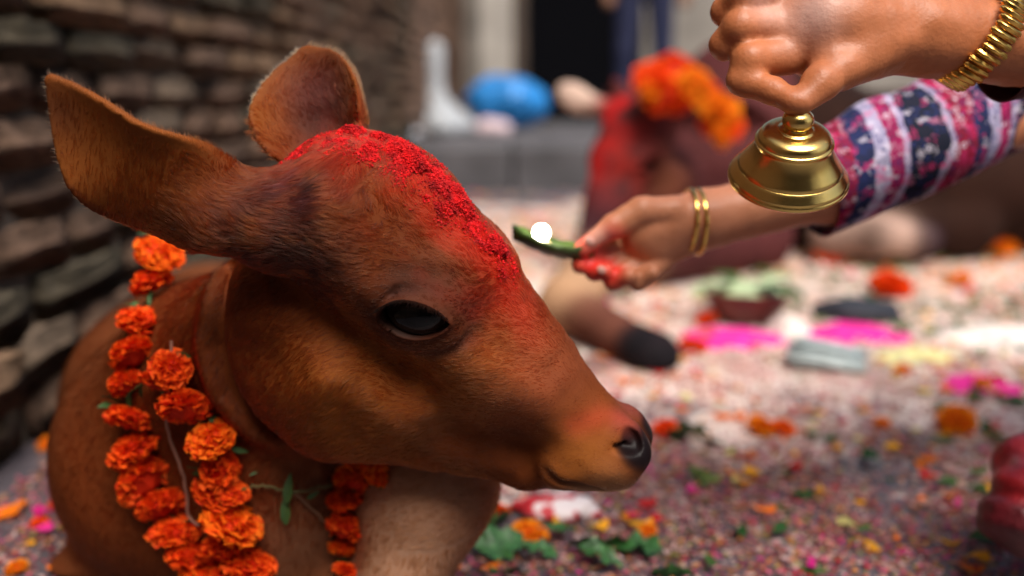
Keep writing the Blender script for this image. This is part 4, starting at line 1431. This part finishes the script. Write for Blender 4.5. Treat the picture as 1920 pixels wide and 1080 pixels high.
under(mesh_obj('skirt', v, f, material('dark red satin', rough=.42, spec=.4, attr='coat', noise=(60, .55, 1.2), bump=(90, .6, .004)), colors=col), person)

# gold
m_gold = material('gold', (.90, .52, .12), .22, metal=1)
m_gold2 = material('polished gold', (.95, .60, .16), .15, metal=1)
def torus(name, R_, r_, mat, parent, M, squash=1.0, n1_=72, n2_=12):
    V, F = [], []
    for i in range(n1_):
        a = 2 * math.pi * i / n1_
        for j in range(n2_):
            b = 2 * math.pi * j / n2_
            V.append(M @ Vector(((R_ + r_ * math.cos(b)) * math.cos(a), (R_ + r_ * math.cos(b)) * math.sin(a) * squash, r_ * 1.5 * math.sin(b))))
    for i in range(n1_):
        for j in range(n2_):
            F.append((i * n2_ + j, ((i + 1) % n1_) * n2_ + j, ((i + 1) % n1_) * n2_ + (j + 1) % n2_, i * n2_ + (j + 1) % n2_))
    o = mesh_obj(name, V, np.array(F), mat)
    if parent: under(o, parent)
    return o
def frame(c, zaxis, xhint=(0, 0, 1)):
    z = Vector(zaxis).normalized(); x = Vector(xhint); x = (x - z * x.dot(z)).normalized(); y = z.cross(x)
    M = Matrix((x, y, z)).transposed().to_4x4(); M.translation = Vector(c); return M
ax_l = W(1560, 350, .91) - W(1318, 412, .885)
for k, (px, tilt) in enumerate(((1290, -.10), (1308, .05))):
    b_ = torus('bangle', .0290, .0014, m_gold2, None, frame(W(px, 416, .884) + np.array([0, .001, 0]), Vector((1, .10, -.02 + tilt * .5))), 1.0)
    tag(b_, ['thin gold bangle on the wrist of the lamp hand, nearer the fingers', 'thin gold bangle on the wrist of the lamp hand, nearer the sleeve'][k], 'bangle', 'gold bangles on the lamp hand')
brc = tag(empty('bracelet', tuple(W(1830, 75, .71))), 'broad gold link bracelet on the wrist above the bell', 'bracelet')
axb = Vector(np.array([.62, .76, .455]) - W(1735, 62, .71)); axb = axb.normalized() + Vector((.12, 0, -.50))
Mb = frame(W(1830, 72, .715), axb)
bm0 = box_bm(.0050, .0044, .0200, .0011, 2)
me_l = bpy.data.meshes.new('link'); bm0.to_mesh(me_l); bm0.free(); me_l.materials.append(m_gold)
for p in me_l.polygons: p.use_smooth = True
for i in range(40):
    a = 2 * math.pi * i / 40
    o = bpy.data.objects.new('link', me_l); COL.objects.link(o)
    M = Mb @ Matrix.Rotation(a, 4, 'Z') @ Matrix.Translation((.0355, 0, .001 * math.sin(i * 1.7)))
    o.parent = brc; o.matrix_parent_inverse = Matrix.Translation(-brc.location); o.matrix_basis = M

# bell ------------------------------------------------------------
m_brass = bpy.data.materials.new('worn brass'); m_brass.use_nodes = True
nt = m_brass.node_tree; b = nt.nodes['Principled BSDF']; b.inputs['Metallic'].default_value = 1
b.inputs['Base Color'].default_value = (.86, .57, .17, 1)
tc = nt.nodes.new('ShaderNodeTexCoord'); mp = nt.nodes.new('ShaderNodeMapping'); mp.inputs['Scale'].default_value = (40, 40, 900)
nz = nt.nodes.new('ShaderNodeTexNoise'); nz.inputs['Scale'].default_value = 1; nz.inputs['Detail'].default_value = 4
nt.links.new(tc.outputs['Object'], mp.inputs[0]); nt.links.new(mp.outputs[0], nz.inputs['Vector'])
mr = nt.nodes.new('ShaderNodeMapRange'); mr.inputs[1].default_value = .3; mr.inputs[2].default_value = .7; mr.inputs[3].default_value = .10; mr.inputs[4].default_value = .26
nt.links.new(nz.outputs[0], mr.inputs[0]); nt.links.new(mr.outputs[0], b.inputs['Roughness'])
bp = nt.nodes.new('ShaderNodeBump'); bp.inputs['Strength'].default_value = .12; bp.inputs['Distance'].default_value = .0006
nt.links.new(nz.outputs[0], bp.inputs['Height']); nt.links.new(bp.outputs[0], b.inputs['Normal'])
RB = .0420
bell = empty('brass_bell', tuple(W(1477, 334, .706)))
tag(bell, 'small brass hand bell hanging from the fingers of the upper hand', 'bell')
tilt = R(29)
bell.rotation_euler = (tilt, R(-2), 0)
bell.scale = (RB, RB, RB)
prof = [(.80, .06), (.88, .03), (.98, -.02), (1.0, .0), (1.0, .05), (.975, .075), (.985, .09), (.93, .16), (.87, .24), (.855, .25), (.86, .265), (.78, .38), (.70, .50), (.645, .62), (.62, .70), (.635, .715), (.64, .74), (.62, .76), (.60, .77),
        (.595, .80), (.57, .85), (.53, .89), (.46, .92), (.37, .938), (.28, .945), (.27, .96), (.20, .97), (.001, .97)]
prof_in = [(.001, .90), (.40, .88), (.50, .82), (.54, .75), (.62, .55), (.74, .32), (.80, .06)]
def fine_prof(pr, n=4):
    out = []
    for (a, b_), (c, d) in zip(pr[:-1], pr[1:]):
        for i in range(n): out.append((a + (c - a) * i / n, b_ + (d - b_) * i / n))
    return out + [pr[-1]]
v, f = lathe(fine_prof(prof_in + prof, 2), 96)
o = mesh_obj('bell_body', v, f, m_brass, bell)
v, f = lathe([(.001, .955), (.17, .96), (.18, .975), (.14, .985), (.20, 1.01), (.245, 1.07), (.255, 1.13), (.235, 1.21), (.17, 1.27), (.10, 1.31), (.09, 1.38), (.08, 1.45), (.08, 1.52), (.001, 1.53)], 40)
o = mesh_obj('handle', v, f, m_brass, bell)
v, f = lathe([(.001, .86), (.03, .85), (.03, .35), (.10, .30), (.15, .20), (.12, .08), (.001, .03)], 20)
o = mesh_obj('clapper', v, f, m_brass, bell)

# leaf lamp --------------------------------------------------------
lamp_o = tag(empty('leaf_lamp', tuple(W(1040, 462, .875))), 'green leaf held in red stained fingertips with a small white flame on it', 'lamp')
m_leaf = material('waxy green leaf', (.055, .090, .018), .35, noise=(60, .6, 1.4))
V, F = [], []
nu, nv_ = 16, 10
for i in range(nu + 1):
    t = i / nu
    for j in range(nv_ + 1):
        s = j / nv_ * 2 - 1
        hw = .022 * math.sin(math.pi * min(max(t, .02), .98) ** .85) ** .7
        c = W(962 + 150 * t, 447 + 38 * t, .872)
        V.append(tuple(c + np.array([0, s * hw, .012 * s * s - .006 * math.sin(math.pi * t) + .0006 * math.sin(i * 2 + j)])))
for i in range(nu):
    for j in range(nv_): a = i * (nv_ + 1) + j; F.append((a, a + nv_ + 1, a + nv_ + 2, a + 1))
o = mesh_obj('leaf', V, np.array(F), m_leaf); under(o, lamp_o); sd = o.modifiers.new('t', 'SOLIDIFY'); sd.thickness = .0022; sd.offset = 0
m_wax = material('soft wax', (.78, .60, .30), .4)
o = blob('wick', W(1019, 458, .868), (.0075, .006, .0045), m_wax, 4, 2, .2); under(o, lamp_o)
m_flame = bpy.data.materials.new('flame'); m_flame.use_nodes = True
nt = m_flame.node_tree; nt.nodes.clear(); oo = nt.nodes.new('ShaderNodeOutputMaterial'); em = nt.nodes.new('ShaderNodeEmission')
em.inputs[0].default_value = (1, .93, .72, 1); em.inputs[1].default_value = 30; nt.links.new(em.outputs[0], oo.inputs[0])
v, f = lathe([(.0003, 0), (.0045, .0015), (.0068, .005), (.0072, .0078), (.0060, .0115), (.0034, .0138), (.0002, .0146)], 20)
o = mesh_obj('flame', v, f, m_flame); under(o, lamp_o); o.location = Vector(W(1015, 452, .868))

# ------------------------------------------------------------------ offerings and litter on the floor
def petals(name, label, cat, n, region, sizes, cols, wts, seed, thick=.0, h=.004, dens=None, mat=None):
    g = np.random.default_rng(seed)
    P = []
    while len(P) < n:
        x = g.uniform(region[0], region[1], n * 2); y = g.uniform(region[2], region[3], n * 2)
        w = dens(x, y) if dens else np.ones(len(x))
        k = g.random(len(x)) < w
        k &= (x > -.60 + .0214 * y)
        P += list(zip(x[k], y[k]))
    P = np.array(P[:n])
    s = g.uniform(sizes[0], sizes[1], n) * (1 + .6 * g.random(n) ** 4)
    a = g.uniform(0, 6.283, n); asp = g.uniform(.35, 1.0, n)
    tx = g.normal(size=n) * .35; ty = g.normal(size=n) * .35; z0 = g.random(n) ** 2 * h + .0012
    lx = np.array([-1, -.5, .5, 1, .5, -.5]); ly = np.array([0, .8, .9, 0, -.9, -.8])
    X = lx[None] * s[:, None]; Y = ly[None] * (s * asp)[:, None]
    jit = 1 + g.normal(size=X.shape) * .16
    X, Y = X * jit, Y * jit
    Z = z0[:, None] + np.abs(X * tx[:, None] + Y * ty[:, None]) + (X ** 2) / s[:, None] * .25
    V = np.stack([P[:, :1] + X * np.cos(a)[:, None] - Y * np.sin(a)[:, None], P[:, 1:] + X * np.sin(a)[:, None] + Y * np.cos(a)[:, None], Z], -1)
    i = np.arange(n)[:, None] * 6
    F = np.concatenate([i + np.array([0, 1, 4, 5]), i + np.array([1, 2, 3, 4])])
    c = np.array(cols)[g.choice(len(cols), n, p=np.array(wts) / sum(wts))] * g.uniform(.7, 1.15, (n, 1))
    o = mesh_obj(name, V.reshape(-1, 3), F, mat or m_petal, colors=np.clip(np.repeat(c, 6, 0), 0, 1), smooth=False)
    return tag(o, label, cat, kind='stuff')
def clump(x, y, sc, lo_, hi_, seed):
    return sst(fbm(np.stack([x, y, x * 0], 1), sc, seed), lo_, hi_)
def mid(x, y): return 1 - sst(np.sqrt(((x - 1.1) * .75) ** 2 + ((y - 2.6) * .80) ** 2), .95, 1.32)
pk = [(.62, .14, .22), (.55, .26, .22), (.72, .50, .46), (.30, .12, .07), (.62, .24, .05), (.55, .03, .05), (.35, .30, .08), (.20, .05, .08), (.75, .05, .30)]
petals('petal_litter', 'fine pink, brown and white petal crumbs trodden into the near floor', 'petals', 56000, (-.75, 1.35, .80, 2.1), (.0012, .0036), pk, (4, 5, 4, 6, 2.5, 2, 1.5, 3, .5), 51,
       dens=lambda x, y: (.25 + .75 * clump(x, y, 7, .30, .62, 3)) * np.where(x < -.1, .6, 1) * (1 - .65 * mid(x, y)))
petals('rice_litter', 'pale rice, flour crumbs and pinkish petals spread over the middle floor', 'petals', 34000, (-.3, 3.2, 1.6, 4.6), (.003, .009), [(.82, .74, .68), (.76, .52, .48), (.78, .64, .50), (.62, .28, .24), (.50, .36, .18), (.74, .20, .12)], (9, 5, 4, 1.6, 1.4, 1), 52,
       dens=lambda x, y: np.clip(mid(x, y) * 1.2 + .06, 0, 1) * (.4 + .6 * clump(x, y, 5, .3, .6, 8)))
petals('flower_petals', 'loose orange, yellow, magenta and red petals scattered over the floor', 'petals', 3600, (-.75, 2.6, .85, 4.4), (.004, .013), [(.90, .20, .01), (.92, .42, .02), (.85, .03, .30), (.70, .02, .02), (.80, .70, .25)], (6, 4, 1.6, 3, 2), 53, h=.008,
       dens=lambda x, y: clump(x, y, 4, .38, .66, 5) * (.3 + mid(x, y) + .25 * (y < 1.5)))
petals('leaf_litter', 'torn green leaf scraps strewn among the petals', 'leaves', 1500, (-.75, 2.4, .85, 4.2), (.006, .016), [(.03, .10, .025), (.06, .13, .03), (.14, .20, .05)], (3, 3, 1), 54, h=.010,
       dens=lambda x, y: clump(x, y, 3, .42, .66, 9) * (.4 + .7 * mid(x, y)))

def loose(px, py, w, meshes, label, z=.0, tilt=None):
    p = G(px, py, .012); d = (p - CP) @ FW; r_ = w / 2 / FPX * d
    o = bpy.data.objects.new('marigold', meshes[int(gf.integers(len(meshes)))]); COL.objects.link(o)
    o.scale = (r_, r_, r_ * 1.05); o.location = (p[0], p[1], r_ * .55 + z)
    o.rotation_euler = (float(gf.uniform(-.5, .8)), float(gf.normal() * .3), float(gf.uniform(0, 6)))
    tag(o, label, 'marigold', 'loose marigolds lying on the floor')
L_ = [
    (1792, 792, 78, fl_yel, 'whole orange marigold lying alone on the right of the petal strewn floor'),
    (1655, 786, 32, fl_yel, 'tiny yellow marigold bud left of the whole orange marigold'),
    (1425, 797, 52, fl_yel, 'left of two orange marigolds touching each other in mid floor'),
    (1468, 799, 46, fl_red, 'right of two orange marigolds touching each other in mid floor'),
    (1668, 548, 82, fl_red, 'red orange marigold behind the magenta powder on the right'),
    (1800, 527, 44, fl_yel, 'small orange marigold far back near the right edge'),
    (1868, 474, 70, fl_yel, 'orange marigold farthest back at the right, near the dark cow belly'),
    (1845, 718, 40, fl_yel, 'left flower of the orange pair on the magenta powder patch at right'),
    (1872, 708, 32, fl_red, 'right flower of the orange pair on the magenta powder patch at right'),
    (990, 1000, 74, fl_yel, 'yellow orange marigold among green leaves under the chin of the calf'),
    (1322, 600, 46, fl_red, 'red orange marigold left of the clay bowl'),
    (1300, 650, 56, fl_red, 'red orange marigold at the left edge of the magenta powder'),
    (1330, 632, 40, fl_yel, 'orange marigold on the magenta powder in front of the clay bowl'),
    (1245, 800, 52, fl_red, 'orange marigold just right of the nose of the calf'),
    (1215, 985, 40, fl_yel, 'orange yellow marigold in the litter right of the green leaves'),
    (1555, 488, 60, fl_red, 'flattened orange marigold below the brass bell, beside the pale cow leg'),
    (935, 948, 44, fl_red, 'orange marigold scrap behind the foreleg of the calf'),
    (1690, 690, 34, fl_yel, 'small yellow marigold right of the folded grey packet'),
    (85, 826, 34, fl_yel, 'orange marigold scrap at the foot of the wall, left of the calf'),
    (30, 1055, 44, fl_yel, 'yellow marigold scrap in the bottom left corner'),
    (72, 970, 34, fl_red, 'red orange marigold scrap on the ground left of the calf chest'),
]
for a in L_: loose(*a)

def mound(name, px, py, wpx, dep_m, h, mat, label, cat, seed, nx=26, rag=.35):
    p = G(px, py); d = (p - CP) @ FW; w = wpx / FPX * d
    V, F = [(0, 0, h)], []
    n, m = 40, nx // 2
    for i in range(1, m + 1):
        t = i / m
        for j in range(n):
            a = 2 * math.pi * j / n
            k = 1 + rag * (math.sin(3 * a + seed) * .5 + math.sin(5 * a + seed * 2.3) * .35 + math.sin(11 * a + seed) * .15)
            V.append((w / 2 * t * k * math.cos(a), dep_m / 2 * t * k * math.sin(a), h * (1 - t ** 2) + .003 * math.sin(9 * t + 7 * a + seed) * (1 - t) + (.001 if i < m else -.002)))
    for j in range(n): F.append((0, 1 + j, 1 + (j + 1) % n))
    for i in range(m - 1):
        for j in range(n):
            a = 1 + i * n; F.append((a + j, a + n + j, a + n + (j + 1) % n, a + (j + 1) % n))
    o = mesh_obj(name, V, F, mat); o.location = (p[0], p[1], .002)
    return tag(o, label, cat)
m_mag = material('magenta powder', (.80, .035, .30), .9, spec=.15, noise=(60, .75, 1.15), bump=(120, .6, .004))
mound('powder_heap', 1372, 642, 190, .12, .022, m_mag, 'magenta powder heap in front of the clay bowl', 'powder', 1.2)
mound('powder_heap', 1598, 632, 210, .14, .020, m_mag, 'magenta powder heap behind the folded grey packet', 'powder', 2.7)
mound('powder_heap', 1835, 724, 130, .12, .008, m_mag, 'thin magenta powder patch under the orange pair at right', 'powder', 4.1)
m_fl = material('pale flour', (.78, .68, .62), .9, spec=.15, noise=(30, .8, 1.1), bump=(60, .6, .004))
mound('flour_heap', 1880, 640, 200, .25, .02, m_fl, 'white flour heap at the right edge behind the magenta patch', 'flour', 5.0)
mound('flour_heap', 1478, 634, 80, .10, .04, m_fl, 'small white lump of dough left of the folded grey packet', 'dough', .4)
m_yl = material('pale yellow petals', (.72, .66, .30), .8, noise=(70, .6, 1.2), bump=(90, .8, .006))
mound('petal_heap', 1718, 672, 170, .10, .014, m_yl, 'pale yellow petal heap right of the folded grey packet', 'petals', 3.3)
m_gl = material('pale green leaf plate', (.42, .52, .30), .6, noise=(40, .7, 1.2), bump=(50, .6, .004))

# clay bowl with a pale green offering in it
p = G(1398, 606); bowl = tag(empty('clay_bowl', (p[0], p[1], .002)), 'dark red clay bowl holding a pale green and white offering', 'bowl')
m_clay = material('dark red clay', (.13, .020, .014), .6, noise=(30, .7, 1.2))
v, f = lathe(fine_prof([(.001, .0), (.05, .0), (.085, .03), (.105, .062), (.108, .070), (.100, .068), (.080, .034), (.045, .010), (.001, .008)], 3), 40)
v[:, :2] *= .82
mesh_obj('bowl_shell', v, f, m_clay, bowl)
o = blob('filling', (p[0], p[1], .058), (.075, .075, .022), m_gl, 44, 3, .35); under(o, bowl)
for i, (a, L0) in enumerate(((.4, .11), (2.0, .10), (3.5, .09), (5.2, .12))):
    V, F = leaf_mesh(L0, L0 * .24, None, .25); o = mesh_obj('leaf', V, F, m_green if i % 2 else m_gl, bowl)
    o.location = (.03 * math.cos(a), .03 * math.sin(a), .075); o.rotation_euler = (0, -.25, a)
mound('leaf_plate', 1400, 560, 190, .20, .030, m_gl, 'pale green leaf plate with white rice just behind the clay bowl', 'leaf plate', 6.1)

# folded packet
p = G(1548, 688)
m_foil = material('pale grey foil paper', (.40, .47, .47), .45, spec=.5, noise=(30, .75, 1.2), bump=(40, .5, .004))
pk_ = tag(empty('folded_packet', (p[0], p[1], .003)), 'folded pale grey paper packet lying in front of the magenta powder', 'packet')
for i, (sx, sy, sz, dx, dy, dz, rz, ry) in enumerate(((.125, .085, .020, 0, 0, .012, -.25, .08), (.115, .060, .010, .01, .012, .028, -.40, .14))):
    bm = box_bm(sx, sy, sz, .005, 2)
    bmesh.ops.subdivide_edges(bm, edges=bm.edges[:], cuts=2)
    g_ = np.random.default_rng(i)
    for q in bm.verts: q.co += Vector((g_.normal(size=3) * .0018).tolist())
    o = bm_obj('fold', bm, m_foil, pk_, (dx, dy, dz), True); o.rotation_euler = (0, ry, rz)
p = G(1600, 602)
o = blob('dark_lump', (p[0], p[1], .018), (.085, .045, .030), material('charred husk', (.012, .014, .022), .7), 61, 3, .4)
tag(o, 'dark charred lump behind the magenta powder on the right', 'husk')
# things near the calf's foreleg
p = G(1040, 965)
m_rw = material('crumpled red and white paper', (.72, .55, .52), .6)
nt = m_rw.node_tree; b = nt.nodes['Principled BSDF']; nz = nt.nodes.new('ShaderNodeTexNoise'); nz.inputs['Scale'].default_value = 38
tcx = nt.nodes.new('ShaderNodeTexCoord'); nt.links.new(tcx.outputs['Object'], nz.inputs['Vector']); rp = nt.nodes.new('ShaderNodeValToRGB'); rp.color_ramp.interpolation = 'EASE'
rp.color_ramp.elements[0].position = .46; rp.color_ramp.elements[0].color = (.50, .02, .03, 1); rp.color_ramp.elements[1].position = .54; rp.color_ramp.elements[1].color = (.75, .66, .66, 1)
nt.links.new(nz.outputs[0], rp.inputs[0]); nt.links.new(rp.outputs[0], b.inputs['Base Color'])
o = blob('crumpled_wrapper', (p[0], p[1], .010), (.042, .024, .012), m_rw, 71, 3, .6)
tag(o, 'crumpled red and white wrapper behind the yellow marigold under the calf chin', 'wrapper')
m_lf = material('fallen green leaf', (.028, .10, .022), .5, noise=(7, .35, 1.6))
lvars = []
for vi in range(4):
    lv, lfc = leaf_mesh(1, .22 + .03 * vi, None, .15 + .12 * vi, n=12)
    gq = np.random.default_rng(400 + vi); lv = np.array(lv)
    e_ = np.abs(lv[:, 1]) / .25
    lv[:, 2] += .07 * e_ * np.sin(lv[:, 0] * 16 + vi * 2 + np.sign(lv[:, 1])) - .10 * (e_ < .1) * np.sin(lv[:, 0] * 3.1)
    lv[:, 1] *= 1 + .22 * np.sin(lv[:, 0] * 21 + vi); lv += gq.normal(size=lv.shape) * .008
    lv[:, 1] += .18 * np.sin(lv[:, 0] * 2.6 + vi)
    lme = mesh_obj('fallen_leaf', lv, lfc, m_lf); lvars.append(lme.data); bpy.data.objects.remove(lme)
gl_ = np.random.default_rng(77)
spots = [(945, 985, 62, 1.2), (930, 1045, 70, .3), (1010, 1062, 60, -.4), (1100, 1050, 56, 2.6), (1150, 1035, 84, .1), (1192, 1048, 80, 2.9), (1225, 1040, 60, .8), (1125, 1075, 70, -.3), (1260, 1085, 60, .4), (905, 1020, 60, 2.2), (1290, 808, 60, .2), (1265, 830, 54, 2.4), (1330, 840, 50, -.5), (1060, 1020, 44, .9), (960, 1075, 60, 1.0)]
names = ['under the calf chin', 'beside the foreleg of the calf', 'below the yellow marigold', 'left in the leaf pile at the bottom edge', 'broad and pale in the bottom leaf pile', 'curled over in the bottom leaf pile',
         'right end of the bottom leaf pile', 'cut by the bottom edge, mid pile', 'alone near the bottom edge right of the pile', 'in the shade of the calf foreleg', 'just right of the nose of the calf', 'below the nose level marigold', 'thin and pale beyond the calf nose', 'small, right of the yellow marigold', 'at the bottom edge right of the foreleg']
for (px, py, w_, rz), nm in zip(spots, names):
    p = G(px, py); d = (p - CP) @ FW; L0 = w_ / FPX * d * 1.3
    o = bpy.data.objects.new('fallen_leaf', lvars[int(gl_.integers(4))]); COL.objects.link(o)
    o.location = (p[0] - L0 * .5 * math.cos(rz), p[1] - L0 * .5 * math.sin(rz), .010 + .012 * float(gl_.random())); o.scale = (L0, L0 * float(gl_.uniform(.8, 1.6)), L0)
    o.rotation_euler = (float(gl_.normal() * .5), float(gl_.normal() * .25) - .1, rz)
    tag(o, 'green fallen leaf ' + nm, 'leaf', 'green leaves fallen on the near floor')
